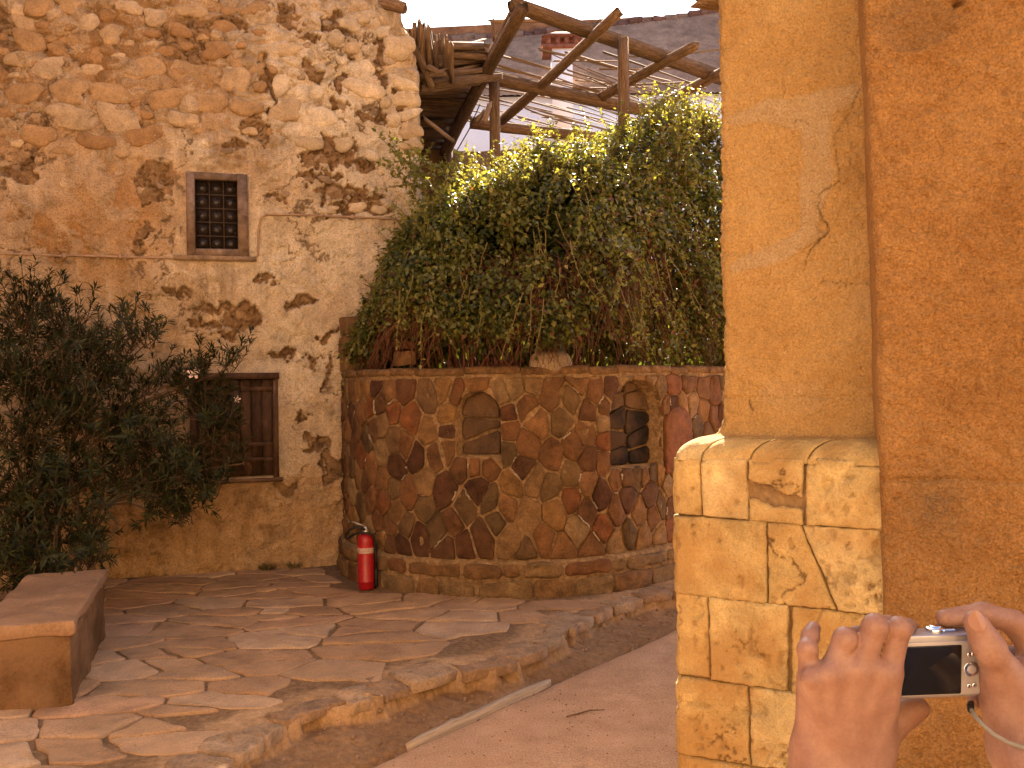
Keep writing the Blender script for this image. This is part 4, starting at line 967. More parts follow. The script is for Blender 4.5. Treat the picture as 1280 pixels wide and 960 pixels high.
# loose sprays along the top and at the house corner
mb = MB(); Cs, Ds, Ns, Ls, Ws, Rs = [], [], [], [], [], []
def spray(p0, dirv, ln, nl, sz, rs, mb):
    p = Vector(p0); d = Vector(dirv).normalized(); pts = [p.copy()]
    for k in range(8):
        d = (d + Vector((rs.gauss(0, .12), rs.gauss(0, .12), -.05))).normalized(); p = p + d * ln / 8; pts.append(p.copy())
    mb.tube(pts, [.0045 - .0004 * k for k in range(9)], 3, False)
    for k in range(nl):
        f = rs.uniform(.1, 1) * 8; i0 = min(int(f), 7); q = pts[i0].lerp(pts[i0 + 1], f - i0); v = Vector((rs.gauss(0, 1), rs.gauss(0, 1), rs.gauss(0, .8))).normalized()
        Cs.append(q); Ds.append(v + d * .4); Ns.append(Vector((rs.gauss(0, .6), rs.gauss(0, .6), 1))); L = sz * rs.uniform(.6, 1.2); Ls.append(L); Ws.append(L * .6); Rs.append(min(.9, max(.2, rs.gauss(.68, .15))))
for i in range(300):
    phi = rs.uniform(-1.4, 1.9); t_ = rs.uniform(.35, .9); x, y, z = [float(q) for q in shell(np.array([phi]), np.array([t_]))]
    spray((x, y, z - .05), (rs.gauss(0, .5), -.25 + rs.gauss(0, .4), 1.0), rs.uniform(.16, .42), 16, .042, rs, mb)
for i in range(26):
    q = at(rs.uniform(500, 545), rs.uniform(200, 245), rs.uniform(7.7, 8.1)); spray(q, (rs.gauss(-.2, .5), -.3, rs.gauss(.5, .4)), rs.uniform(.2, .4), 24, .05, rs, mb)
for i in range(60):
    q = at(rs.uniform(800, 900), rs.uniform(140, 175), rs.uniform(8.0, 8.6)); spray(q, (rs.gauss(0, .4), -.2, 1), rs.uniform(.15, .35), 14, .036, rs, mb)
for i in range(80):             # trailing sprays down the face
    phi = rs.uniform(-1.2, 1.7); t_ = rs.uniform(.05, .4); x, y, z = [float(q) for q in shell(np.array([phi]), np.array([t_]))]
    spray((x, y, z), (math.sin(phi) * .5 + rs.gauss(0, .2), -math.cos(phi) * .5, -1), rs.uniform(.25, .6), 22, .04, rs, mb)
o = mb.build('spray_stems', plain_mat('spray_stem', (0.20, 0.15, 0.06), .8, spec=.15)); o['kind'] = 'stuff'; upart(o)
o = link('spray_leaves', leaf_mesh('spray_leaves', np.array(Cs), np.array(Ds), np.array(Ns), np.array(Ls), np.array(Ws), np.array(Rs), .2, .1), m_bl); o['kind'] = 'stuff'; upart(o)

# ================================================================== OLEANDER by the house
ole = on_ground(70, 740); ole = np.array([-3.55, 6.75, 0.0])
shrub = empty('oleander_shrub', 'large dark oleander shrub with narrow leaves growing against the house wall', 'shrub', ole)
def opart(o): o.parent = shrub; o.matrix_parent_inverse = Matrix.Translation(-shrub.location); return o
m_stem = stone_mat('oleander_stem', [(0.13, 0.075, 0.04), (0.22, 0.14, 0.08)], sc=20, bump=.4)
m_ol = leaf_mat('oleander_leaf', [(0, (0.011, 0.013, 0.003)), (.4, (0.022, 0.025, 0.005)), (.75, (0.040, 0.041, 0.009)), (1, (0.075, 0.066, 0.017))], .22, .5, .2)
rs = random.Random(21); stems = []; Cs, Ds, Ns, Ls, Ws, Rs = [], [], [], [], [], []
# clusters of shoots: (px, py, spread px, depth, count)
CL = [(30, 390, 42, 6.75, 26), (88, 410, 36, 6.8, 20), (15, 450, 40, 6.5, 24), (70, 470, 46, 6.6, 30), (120, 455, 30, 6.85, 14), (150, 430, 22, 6.95, 9), (180, 412, 18, 7.0, 7), (165, 395, 12, 7.05, 3), (100, 520, 46, 6.6, 30), (30, 530, 44, 6.4, 28), (150, 505, 34, 6.8, 16), (190, 470, 20, 7.0, 7), (185, 540, 34, 6.85, 15), (228, 470, 18, 7.15, 8), (250, 452, 20, 7.15, 7), (285, 442, 16, 7.2, 5), (255, 500, 30, 7.1, 17), (285, 520, 22, 7.15, 7), (268, 545, 26, 7.1, 12), (220, 575, 34, 6.9, 20), (255, 600, 26, 6.95, 14), (200, 610, 28, 6.8, 12), (225, 632, 18, 6.8, 7), (150, 580, 40, 6.7, 20), (90, 590, 44, 6.5, 22), (30, 600, 44, 6.3, 24), (40, 660, 44, 6.2, 24), (100, 650, 34, 6.4, 14), (110, 690, 22, 6.3, 8), (60, 700, 40, 6.1, 18), (10, 690, 30, 6.0, 16), (-40, 480, 40, 6.4, 20), (-40, 600, 40, 6.2, 20), (305, 560, 10, 7.2, 2)]
mbs = MB()
hubs = []
for k in range(9):
    a_ = rs.uniform(-.12, .22); b_ = rs.uniform(-.3, .25); hubs.append((ole + np.array([a_, b_ * .5, 0]), at(rs.uniform(20, 130), rs.uniform(560, 640), rs.uniform(6.4, 6.8))))
for h0, h1 in hubs:
    md = (h0 + h1) / 2 + np.array([rs.gauss(0, .05), 0, .05]); mbs.tube([h0 - np.array([0, 0, .05]), (h0 * .7 + md * .3), md, (md + h1) / 2 + np.array([rs.gauss(0, .02), 0, 0]), h1], [.024, .021, .018, .015, .012], 7)
for px, py, sp_, Yd, cnt in CL:
    cc = at(px, py, Yd); hub = min(hubs, key=lambda h_: np.linalg.norm(h_[1] - cc))[1]
    br = cc + np.array([0, 0, -.12]); md = (hub * .5 + br * .5) + np.array([rs.gauss(0, .05), rs.gauss(0, .05), .08])
    mbs.tube([hub, hub * .6 + md * .4, md, md * .4 + br * .6, br], [.011, .010, .008, .007, .005], 5, False)
    for c_ in range(int(cnt * 2.1)):
        tip = at(px + rs.gauss(0, sp_ * .62), py + rs.gauss(0, sp_ * .62), Yd + rs.gauss(0, .13)); base = br + (tip - br) * .15 + np.array([rs.gauss(0, .04), rs.gauss(0, .04), -.04])
        dv = (tip - base); ln = np.linalg.norm(dv)
        if ln < .05: continue
        dv = dv / ln; dv = dv + np.array([rs.gauss(0, .25), rs.gauss(0, .25), rs.uniform(.15, .8) if py < 560 else rs.uniform(-.5, .4)]); dv /= np.linalg.norm(dv); end = tip + dv * .1
        mbs.tube([base, (base + tip) / 2 + np.array([rs.gauss(0, .015), 0, -.01]), tip, end], [.0042, .0036, .003, .002], 3, False)
        nw = rs.randint(6, 9)
        for w_ in range(nw):
            f = w_ / nw; pp = tip * (1 - f) + end * f if f > .35 else base + (tip - base) * (.55 + f * 1.2)
            u_ = Vector(dv).orthogonal().normalized(); v_ = Vector(dv).cross(u_); a0 = rs.random() * 6.3
            for j in range(3):
                a_ = a0 + j * 2.094 + rs.gauss(0, .25); rad = u_ * math.cos(a_) + v_ * math.sin(a_); dd = rad * rs.uniform(.6, 1.1) + Vector(dv) * rs.uniform(.35, 1.0) + Vector((0, 0, -.08))
                Cs.append(pp); Ds.append(dd); Ns.append(Vector(dv) - rad * .3 + Vector((0, 0, .3))); L = rs.uniform(.055, .10) * (1.0 if f < .8 else .75); Ls.append(L); Ws.append(L * rs.uniform(.15, .2)); Rs.append(min(1, max(0, rs.gauss(.45, .22))))
o = mbs.build('stems', m_stem, smooth=True); opart(o)
o = link('foliage', leaf_mesh('foliage', np.array([list(q) for q in Cs]), np.array([list(q) for q in Ds]), np.array([list(q) for q in Ns]), np.array(Ls), np.array(Ws), np.array(Rs), .12, .12), m_ol); o['kind'] = 'stuff'; opart(o)
m_fl = plain_mat('petal_and_leaf_glint', (0.80, 0.62, 0.60), .6, var=.08)
for px, py, Yd, sz in [(243, 466, 7.0, .05), (297, 499, 7.05, .028)]:  # first is a leaf's white sun glint shaped as petals, second a flower
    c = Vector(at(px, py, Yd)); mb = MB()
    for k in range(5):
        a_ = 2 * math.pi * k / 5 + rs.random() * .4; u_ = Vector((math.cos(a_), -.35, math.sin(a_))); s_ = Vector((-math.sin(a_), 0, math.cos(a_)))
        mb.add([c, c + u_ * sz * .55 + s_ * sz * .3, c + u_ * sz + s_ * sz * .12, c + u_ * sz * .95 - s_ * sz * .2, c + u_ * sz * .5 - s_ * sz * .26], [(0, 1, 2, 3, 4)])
    o = mb.build('flower_and_leaf_glint', m_fl); opart(o)

# two tufts of dry weed at the foot of the house wall
m_weed = leaf_mat('dry_weed', [(0, (0.10, 0.075, 0.03)), (1, (0.22, 0.17, 0.07))], .3, .7, .1)
for px, py in ((335, 712), (368, 709)):
    c = on_ground(px, py); c[1] -= .04; g = np.random.default_rng(px); n = 130; D = runit(n, g) * .8 + np.array([0, 0, .9]); C = c + g.normal(0, .028, (n, 3)) * np.array([1, .6, 0]) + np.array([0, 0, .002])
    L = g.uniform(.03, .085, n); o = link('weed_tuft', leaf_mesh('weed_tuft', C - c, D, runit(n, g), L, L * .12, g.random(n), .1, .2), m_weed, loc=c); tag(o, 'small dry weed tuft growing at the foot of the house wall', 'weed', 'weeds at the wall foot')

# ================================================================== PERGOLA behind the bush: a flat roof of poles at z = ROOF
ROOF = 4.8
m_beam = wood_mat('weathered_beam', [(0.09, 0.048, 0.022), (0.21, 0.122, 0.062), (0.38, 0.255, 0.15)], (.8, 11, 11), 1.0)
m_plank = wood_mat('grey_plank', [(0.13, 0.075, 0.040), (0.23, 0.145, 0.085), (0.34, 0.235, 0.15)], (.7, 8, 8), .8)
def on_z(px, py, z):
    return on_ground(px, py, z)
def log(name, p0, p1, r0, r1, mat, parent, seed, n=9, seg=10, bend=.012, square=0.0):
    """a hewn or round timber along the object's local X"""
    rg = np.random.default_rng(seed); p0 = np.array(p0, float); p1 = np.array(p1, float); d = p1 - p0; L = np.linalg.norm(d); V = []; F = []
    a = np.linspace(0, 2 * np.pi, n, endpoint=False) + rg.random(); prof = 1 + rg.normal(0, .07, n)
    if square: sq = 1 / np.maximum(np.abs(np.cos(a)), np.abs(np.sin(a))); prof = prof * ((1 - square) + square * sq)
    by, bz = rg.normal(0, bend, 2)
    for i in range(seg + 1):
        f = i / seg; r = r0 + (r1 - r0) * f; b_ = math.sin(f * math.pi); rr = r * prof * (1 + rg.normal(0, .035, n))
        jag = (rg.normal(0, .025, n) if i in (0, seg) else 0)
        V.append(np.stack([np.full(n, f * L) + jag, np.cos(a) * rr + by * b_ * L * .5, np.sin(a) * rr + bz * b_ * L * .5], -1))
    V = np.concatenate(V); F = [(i * n + k, i * n + (k + 1) % n, (i + 1) * n + (k + 1) % n, (i + 1) * n + k) for i in range(seg) for k in range(n)] + [tuple(range(n - 1, -1, -1)), tuple(seg * n + k for k in range(n))]
    o = link(name, raw_mesh(name, V, F, False), mat)
    o.rotation_mode = 'QUATERNION'; o.rotation_quaternion = Vector(d).to_track_quat('X', 'Z'); pl = Vector(p0)
    if parent is not None: o.parent = parent; o.location = pl - parent.location
    else: o.location = pl
    return o
perg = empty('timber_pergola', 'weathered open timber pergola of posts, beams and thin poles behind the bush', 'pergola', (0.6, 9.2, 0))
def half(px_w, Y): return px_w * Y / FPX / 2
T0 = on_z(640, 5, ROOF + .10); T1 = on_z(905, 98, ROOF + .10)
log('beam', T0, T1 + (T1 - T0) * .35, half(18, 8), half(20, 9.3), m_beam, perg, 1, square=.3, bend=.004)
M0 = on_z(600, 95, ROOF); M1 = on_z(832, 143, ROOF)
log('beam', M0, M1 + (M1 - M0) * .4, half(14, 9.7), half(15, 10.8), m_beam, perg, 2, square=.3, bend=.004)
B0 = on_z(588, 154, ROOF); B1 = on_z(752, 172, ROOF)
log('beam', B0, B1, half(13, 11.5), half(14, 12), m_beam, perg, 3, square=.3)
for k, (a_, b_, wpx) in enumerate([((772, 16), (628, 150), 12), ((868, 58), (748, 124), 11), ((908, 88), (822, 134), 12)]):
    p0 = on_z(*a_, ROOF + .03); p1 = on_z(*b_, ROOF + .03); log('rafter', p0, p1, half(wpx * 1.0, p0[1]), half(wpx * 1.0, p1[1]), m_beam, perg, 10 + k, square=.5, bend=.006)
pb = on_z(779, 58, ROOF); log('post', (pb[0], pb[1], 0.0), (pb[0], pb[1], ROOF + .06), half(15, pb[1]), half(14, pb[1]), m_beam, perg, 20, square=.4, bend=.003)
pa = on_z(618, 98, ROOF); log('post', (pa[0], pa[1], 0.0), (pa[0], pa[1], ROOF), half(14, pa[1]), half(14, pa[1]), m_beam, perg, 21, square=.4, bend=.003)
pc = on_z(656, 160, ROOF); log('post', (pc[0], pc[1] , 0.0), (pc[0], pc[1], ROOF - .35), half(26, 11.7), half(26, 11.7), m_beam, perg, 22, square=.9, bend=.002)
rs = random.Random(8); m_reed = wood_mat('dry_reed', [(0.24, 0.15, 0.085), (0.38, 0.26, 0.16)], (.5, 20, 20), .2)
dT = (T1 - T0) / np.linalg.norm(T1 - T0)
for k in range(46):              # thin poles laid over the rafters
    px = rs.uniform(540, 760); py = rs.uniform(60, 150); p0 = on_z(px, py, ROOF + .09 + rs.uniform(0, .05)); a_ = rs.gauss(0, .07); L = rs.uniform(.9, 2.4)
    d = np.array([dT[0] * math.cos(a_) - dT[1] * math.sin(a_), dT[0] * math.sin(a_) + dT[1] * math.cos(a_), rs.gauss(0, .012)])
    r = rs.uniform(.007, .015); log('pole', p0, p0 + d * L, r, r * .7, m_reed, perg, 100 + k, n=5, seg=4, bend=.02)
for k in range(7):
    px = rs.uniform(690, 860); py = rs.uniform(60, 130); p0 = on_z(px, py, ROOF + .12); L = rs.uniform(.4, 1.0); a_ = rs.uniform(-.9, -.4)
    d = np.array([dT[0] * math.cos(a_) - dT[1] * math.sin(a_), dT[0] * math.sin(a_) + dT[1] * math.cos(a_), rs.gauss(0, .02)]); log('pole', p0, p0 + d * L, .011, .007, m_reed, perg, 180 + k, n=5, seg=4, bend=.02)
mb = MB(); c0 = on_z(600, 130, ROOF); c1 = at(570, 190, c0[1] + .1); mb.tube([c0, (c0 + c1) / 2 + np.array([.01, 0, -.02]), c1], .007, 5); o = mb.build('cable', m_blk); o.parent = perg; o.matrix_parent_inverse = Matrix.Translation(-perg.location)
mb = MB(); mb.tube([at(742, 34, 8.4), at(765, 4, 8.4), at(785, -25, 8.4)], .004, 4); o = mb.build('wire', m_blk); o.parent = perg; o.matrix_parent_inverse = Matrix.Translation(-perg.location)

# ---- broken plank roof between the house and the pergola, seen from below
lean = empty('plank_roof', 'broken roof of old planks and logs projecting from the corner of the house', 'roof', (-0.4, 9.5, 0))
E0 = on_z(648, 20, ROOF - .05); E1 = on_z(550, 205, ROOF - .05); dE = (E1 - E0) / np.linalg.norm(E1 - E0)
log('beam', E0 - dE * .15, E1 + dE * .6, half(15, 8.2), half(16, 11), m_beam, lean, 31, square=.5, bend=.004)
E2 = on_z(641, 18, ROOF + .1); E3 = on_z(606, 92, ROOF + .06); log('beam', E2, E3, half(11, 8.2), half(16, 9.5), m_beam, lean, 32, square=.6, bend=.003)
rs = random.Random(12)
nrow = 15
for k in range(nrow):
    f = (k + .5) / nrow; py = 66 + 132 * (f ** .9); px1 = np.interp(py, [20, 205], [638, 553]) + rs.uniform(-14, 8); pe = on_z(px1, py, ROOF + .04 + rs.uniform(-.02, .03))
    px0 = 470; ps = on_z(px0, py + rs.uniform(-5, 5) - 3, ROOF + .04 + rs.uniform(-.02, .02))
    log('log' if k % 3 == 0 else 'plank', ps, pe, half(rs.uniform(8, 13), pe[1]), half(rs.uniform(7, 11), pe[1]), m_beam if k % 3 == 0 else m_plank, lean, 200 + k, n=8, seg=6, square=.5, bend=.03)
# boards above closing the roof, and its lifted broken front edge
for k in range(22):
    f = (k + .5) / 22; py = 55 + 145 * f; a_ = on_z(465, py, ROOF + .14); b_ = on_z(np.interp(py, [20, 205], [630, 548]) + rs.uniform(-6, 4), py, ROOF + .14)
    log('plank', a_, b_, half(12, a_[1]), half(11, b_[1]), m_plank, lean, 300 + k, n=6, seg=4, square=.9, bend=.015)
E4 = on_z(625, 40, ROOF + .24); E5 = on_z(545, 205, ROOF + .24); mt = np.array([[E5 + np.array([-1.6, 1.2, 0]), E5 + np.array([0, 1.2, 0])], [E4 + np.array([-1.7, .35, 0]), E4 + np.array([-.1, .35, 0])]])  # solid sheet added above the planks to block sun through their gaps
mtg = np.array([[mt[0, 0] * (1 - i / 30) * (1 - j / 60) + mt[0, 1] * (i / 30) * (1 - j / 60) + mt[1, 0] * (1 - i / 30) * (j / 60) + mt[1, 1] * (i / 30) * (j / 60) for i in range(31)] for j in range(61)]); mtg[..., 2] += fbm(mtg[..., 0] * 4, mtg[..., 1] * 4, 3, 3) * .08
mo = grid_obj('sun_block_sheet', mtg, m_plank); mo.parent = lean; mo.matrix_parent_inverse = Matrix.Translation(-lean.location)
for k in range(20):              # splintered ends curling up by the corner
    f = k / 19; px = 511 + 52 * f + rs.uniform(-3, 3); py = 62 + 18 * f + rs.uniform(-6, 6); Y = 8.75 + rs.uniform(-.1, .3)
    a_ = at(px + rs.uniform(-2, 6), py + 22, Y + .35); b_ = at(px + rs.uniform(-4, 6), np.interp(f, [0, .15, .6, 1], [32, 22, 38, 50]) + rs.uniform(-3, 8), Y - .12)
    log('splinter', a_, b_, half(rs.uniform(7, 11), Y), half(rs.uniform(3, 6), Y), m_plank, lean, 400 + k, n=5, seg=3, square=.6, bend=.02)
for k in range(14):              # fascia boards lying lengthwise
    py = 50 + k * 3.4; a_ = at(524 + k * .5 + rs.uniform(-4, 4), py + 18, 9.0); b_ = at(600 + rs.uniform(-30, 30), py + rs.uniform(-3, 6) + 4, 9.3); log('plank', a_, b_, half(rs.uniform(7, 12), 9), half(rs.uniform(6, 10), 9), m_plank, lean, 500 + k, n=6, seg=5, square=.7, bend=.03)
for a_, b_, w_ in (((612, 27), (682, 26), 5), ((616, 28), (618, 52), 6), ((520, 62), (540, 110), 10), ((535, 84), (560, 96), 9), ((560, 90), (525, 95), 9), ((532, 150), (566, 176), 6), ((606, 150), (612, 130), 8), ((596, 150), (607, 138), 7)):
    log('slat', at(*a_, 8.8), at(*b_, 8.9), half(w_, 8.8), half(w_ * .8, 8.8), m_plank, lean, 600 + a_[0], n=6, seg=3, square=.6)
pd = on_z(560, 190, ROOF - .05); log('post', (pd[0], pd[1], 0), (pd[0], pd[1], ROOF), half(14, 11), half(14, 11), m_beam, lean, 41, square=.5, bend=.002)

# ================================================================== WHITE BUILDING beyond
m_white = stone_mat('whitewash', [(0.86, 0.83, 0.78), (0.90, 0.88, 0.84)], sc=1.2, lo=.92, hi=1.04, bump=.3, fine=40, k=1.0, grain=.06, blotch=.05)
m_tile = stone_mat('roof_tile', None, sc=6, lo=.75, hi=1.2, bump=.6, fine=30)
m_roofb = stone_mat('tile_bed', [(0.42, 0.225, 0.125), (0.54, 0.315, 0.185)], sc=3, bump=.8, fine=26)
BY = 16.0
wb = empty('white_building', 'whitewashed building with a brown tiled roof and white chimney beyond the pergola', 'building', (0.5, BY, 0))
def wpart(o): o.parent = wb; o.matrix_parent_inverse = Matrix.Translation(-wb.location); return o
XL, XR = -9.0, 9.0
zl = at(545, 112, BY)[2]; zr = at(890, 128, BY)[2]; zeave = (zl + zr) / 2
mb = MB(); mb.box(((XL + XR) / 2, BY + 2, zeave / 2 - .15), XR - XL, 4, zeave + .3); wpart(mb.build('wall', m_white))
# roof slope: eave at BY, ridge 2.2 m behind and higher; ridge follows the photograph's skyline
RY = BY + 2.2
def ridge_z(x):
    pxs = [470, 555, 640, 720, 800, 900, 1000]; pys = [52, 51, 46, 38, 28, 15, 4]; q = [at(a_, b_, RY) for a_, b_ in zip(pxs, pys)]
    return np.interp(x, [c[0] for c in q], [c[2] for c in q])
ncol = 70
for side in (0,):
    xs_ = np.linspace(-9.2, 9.2, 380); ts_ = np.linspace(0, 1, 24); XX, TT = np.meshgrid(xs_, ts_); ZR = ridge_z(XX); ZZ2 = zeave - .05 + (ZR - zeave + .05) * TT; YY = BY - .15 + (RY - BY + .15) * TT
    row = np.floor(TT * 11.999); fr = TT * 12 - row; wav = .025 * np.abs(np.sin(XX * math.pi / .115 + (row % 2) * 1.57)) + .02 * (1 - fr)
    wpart(grid_obj('roof', np.stack([XX, YY, ZZ2 + wav], -1), m_roofb))
cols_t = [(0.22, 0.11, 0.075), (0.27, 0.15, 0.10), (0.19, 0.10, 0.075), (0.33, 0.21, 0.14)]
mrt = MB(); mrt.lathe([(.075, 0), (.085, .02), (.07, .26)], (0, 0, 0), 8, Matrix.Rotation(math.pi / 2, 3, 'Y')); ridge_me = raw_mesh('ridge_tile', np.array(mrt.v), mrt.f, True); ridge_me.materials.append(m_tile)
for k in range(78):
    x = -9.1 + k * .235; o = link('ridge_tile', ridge_me, None, loc=(x, RY + random.uniform(-.02, .02), float(ridge_z(x)) + .02 + random.uniform(-.015, .02))); o.rotation_euler = (0, random.gauss(0, .06) - .05, random.gauss(0, .06)); kk = random.choice(cols_t); o.color = (*kk, 1); wpart(o)
# lighter verge course under the ridge at the right
for k in range(20):
    f = k / 19; c = at(735 + 150 * f, 52 - 16 * f - 4 * math.sin(f * 3), RY - .2); o = link('verge_tile', ridge_me, None, loc=c); o.rotation_euler = (0, -.5, .2); o.scale = (.8, .5, .6); o.color = (0.44, 0.32, 0.22, 1); wpart(o)
# back slope so the roof has volume
mb = MB(); mb.add([(-9.2, RY, ridge_z(-9.2)), (9.2, RY, ridge_z(9.2)), (9.2, BY + 4.3, zeave), (-9.2, BY + 4.3, zeave)], [(0, 1, 2, 3)]); wpart(mb.build('back_slope', m_roofb))
m_brk = stone_mat('chimney_brick', [(0.34, 0.12, 0.07), (0.44, 0.18, 0.10)], sc=12, bump=.5)
ca = at(690, 62, BY - .3); cb = at(716, 115, BY - .3); chim_w = cb[0] - ca[0]; cx = (ca[0] + cb[0]) / 2
mb = MB(); mb.box((cx, BY - .1, (ca[2] + zeave - 1) / 2), chim_w, .5, ca[2] - zeave + 1.0); ch = wpart(mb.build('chimney', m_white))
zc = ca[2]; 
mb = MB(); mb.box((cx, BY - .1, zc + .03), chim_w * 1.9, .6, .06); wpart(mb.build('chimney_ledge', m_brk))
for dx in (-.42, -.14, .14, .42):
    mb = MB(); mb.box((cx + dx * chim_w * 1.6, BY - .3, zc + .13), .07, .1, .16); wpart(mb.build('chimney_brick', m_brk))
mb = MB(); V = [(cx - chim_w * 1.0, BY - .4, zc + .21), (cx + chim_w * 1.0, BY - .4, zc + .21), (cx + chim_w * 1.0, BY + .2, zc + .21), (cx - chim_w * 1.0, BY + .2, zc + .21), (cx - .1, BY - .1, zc + .38), (cx + .1, BY - .1, zc + .38)]
mb.add(V, [(0, 1, 5, 4), (1, 2, 5), (2, 3, 4, 5), (3, 0, 4), (0, 3, 2, 1)]); wpart(mb.build('chimney_cap', m_brk))
# low brown parapet seen under the pergola
pq = at(590, 203, 12.6); parapet = MB()
V, F = block_box(-1.2, 1.5, 12.5, 12.8, 0, pq[2] + .14, 6, res=.08, amp=.02); o = link('parapet_wall', raw_mesh('parapet_wall', V, F, True), stone_mat('parapet_mud', [(0.36, 0.22, 0.13), (0.48, 0.31, 0.19)], sc=5, bump=.7, bdist=.02)); tag(o, 'low mud brown parapet wall behind the bush under the pergola', 'wall')

# ================================================================== RIGHT-HAND BUILDING: buttress with ashlar base, and rough wall
C0 = at(838, 612, 3.0)[:2]
RD = np.array([.871, -.491]); RB = Plane(C0, RD)                  # base face: s to the right, h towards the viewer
church = empty('sandstone_building', 'tall yellow sandstone building with a plastered buttress on a base of cut blocks', 'building', (C0[0] + .5, C0[1] + .3, PATH_Z))
def cpart(o): o.parent = church; o.matrix_parent_inverse = Matrix.Translation(-church.location); return o
DEL = 0.135                                                        # base projects this far beyond the shaft
SEND = RB.sz(1124, 640)[0]
m_ash = stone_mat('ashlar', None, sc=13, lo=.74, hi=1.18, rough=.92, bump=1.0, bdist=.012, fine=150, grain=.26, blotch=.22, dust=(0.48, 0.27, 0.088), dust_amt=.75, crack=(0.22, 0.115, 0.04))
def off_z(z):
    """outward offset of the buttress surface from the shaft plane"""
    zl_, zt_, zc_ = 1.345, 1.42, 1.53
    t1 = np.clip((z - zl_) / (zt_ - zl_), 0, 1); t2 = np.clip((z - zt_) / (zc_ - zt_), 0, 1)
    tor = .032 + (DEL - .006 - .032) * np.sqrt(np.clip(1 - t1 ** 2.0, 0, 1)); cav = .032 * (1 - np.sqrt(np.clip(1 - (1 - t2) ** 2, 0, 1)))
    return np.where(z < zl_, DEL, np.where(z < zt_, tor, np.where(z < zc_, cav, 0.0)))
def wrap(s, z, off_, hh=0.0):
    """s measured along the front from the base corner (negative = round the corner, going back); off_ = offset from shaft plane; returns point"""
    s, z, off_, hh = np.broadcast_arrays(np.asarray(s, float), np.asarray(z, float), np.asarray(off_, float), np.asarray(hh, float))
    n = RB.n; d = RB.d; shift = DEL - off_                         # inset of this height relative to the base
    # rounded arris of radius rr
    cor = RB.A[None] + (shift[..., None]) * (-n + d)
    front = np.clip(s, 0, None)[..., None] * d; back = np.clip(-s, 0, None)[..., None] * (-n)
    k = np.clip((s + .02) / .04, 0, 1)[..., None]; nrm = n * k + (-d) * (1 - k); nrm = nrm / np.linalg.norm(nrm, axis=-1, keepdims=True)
    arr_ = -.012 * np.exp(-(s / .016) ** 2)
    P2 = cor + front + back + nrm * (hh + arr_)[..., None]
    return np.concatenate([P2, z[..., None]], -1)
# shaft
zf2 = np.concatenate([np.arange(1.415, 2.95, .0045), np.arange(2.96, 3.4, .02), np.arange(3.5, 8.0, .15)])
sf2 = np.concatenate([-np.arange(3.4, .12, -.15), -np.arange(.1, .0, -.0045), np.arange(0, SEND + .06, .0045)])
S3, Z3 = np.meshgrid(sf2, zf2)
SHP = Plane(RB.A - DEL * RB.n, RD)                                 # shaft front plane (s from base corner)
def sh_sz(px, py): return SHP.sz(px, py)
def seg_mask(lst, S_, Z_):
    f = np.full(S_.shape, -9.0)
    for (x0, y0, w0), (x1, y1, w1) in lst:
        a0, b0_ = sh_sz(x0, y0); a1, b1_ = sh_sz(x1, y1); k0 = w0 * 3 / FPX; k1 = w1 * 3 / FPX
        ex, ey = a1 - a0, b1_ - b0_; tt = np.clip(((S_ - a0) * ex + (Z_ - b0_) * ey) / (ex * ex + ey * ey), 0, 1); d_ = np.hypot(S_ - a0 - tt * ex, Z_ - b0_ - tt * ey)
        f = np.maximum(f, (k0 + (k1 - k0) * tt) - d_)
    return f
WS = S3 + DEL + fbm(S3 * 14, Z3 * 14, 4, 2) * .035; WZ3 = Z3 + fbm(S3 * 14 + 5, Z3 * 14, 4, 3) * .035
SMK = S3 + DEL            # s of a front point measured on the shaft plane from the base corner
PATCH = [((915, 150, 8), (960, 140, 17)), ((960, 140, 17), (1010, 142, 24)), ((1010, 142, 24), (1062, 120, 12)), ((1020, 150, 20), (1022, 215, 20)), ((1022, 215, 22), (1012, 290, 10)), ((1012, 295, 14), (965, 318, 14)), ((965, 318, 14), (920, 335, 10)), ((1012, 300, 10), (1030, 294, 4))]
pm = seg_mask(PATCH, WS, WZ3); patch = sstep(-.003, .013, pm)
pm2 = seg_mask([((965, 492, 16), (1010, 497, 22)), ((1095, 385, 18), (1098, 375, 22))], WS, WZ3); patch2 = sstep(-.01, .02, pm2)
CRK = [((1003, 338, .4), (1012, 312, .9)), ((1012, 312, .9), (1036, 288, 1.2)), ((1036, 288, 1.0), (1024, 262, .8)), ((1024, 262, .8), (1024, 243, .7)), ((1024, 243, .8), (1050, 225, .8)), ((1050, 225, .7), (1046, 200, .6)), ((1046, 200, .6), (1043, 170, .6)), ((1043, 170, .6), (1062, 140, .7)), ((1062, 140, .6), (1074, 112, .7)), ((961, 347, .7), (964, 332, .7)), ((993, 154, .8), (995, 148, .8)), ((995, 148, .7), (1012, 155, .4)), ((1030, 352, .5), (1098, 356, .5)), ((1058, 350, .4), (1056, 358, .6)), ((1026, 500, .4), (1028, 520, .5)), ((935, 500, 1.5), (942, 514, 1.5))]
ck = seg_mask(CRK, SMK + fbm(S3 * 60, Z3 * 60, 3, 2) * .012, Z3 + fbm(S3 * 60 + 3, Z3 * 60, 3, 1) * .012); crack = sstep(-.0015, .003, ck)
rough_ = fbm(S3 * 16, Z3 * 16, 4, 3) * .014 + fbm(S3 * 44, Z3 * 44, 2, 5) * .012 + fbm(S3 * 95, Z3 * 95, 1, 6) * .007 + fbm(S3 * 3, Z3 * 3, 3, 1) * .022
H3 = rough_ * (1 - .75 * patch) * (1 - .5 * patch2) + patch * .004 * 1 - crack * .010 + sstep(.012, .0, np.abs(pm)) * .0
H3 = H3 * (.35 + .65 * sstep(1.44, 1.56, Z3)) - .006 * sstep(.006, -.006, np.abs(Z3 - 1.545) - .004)
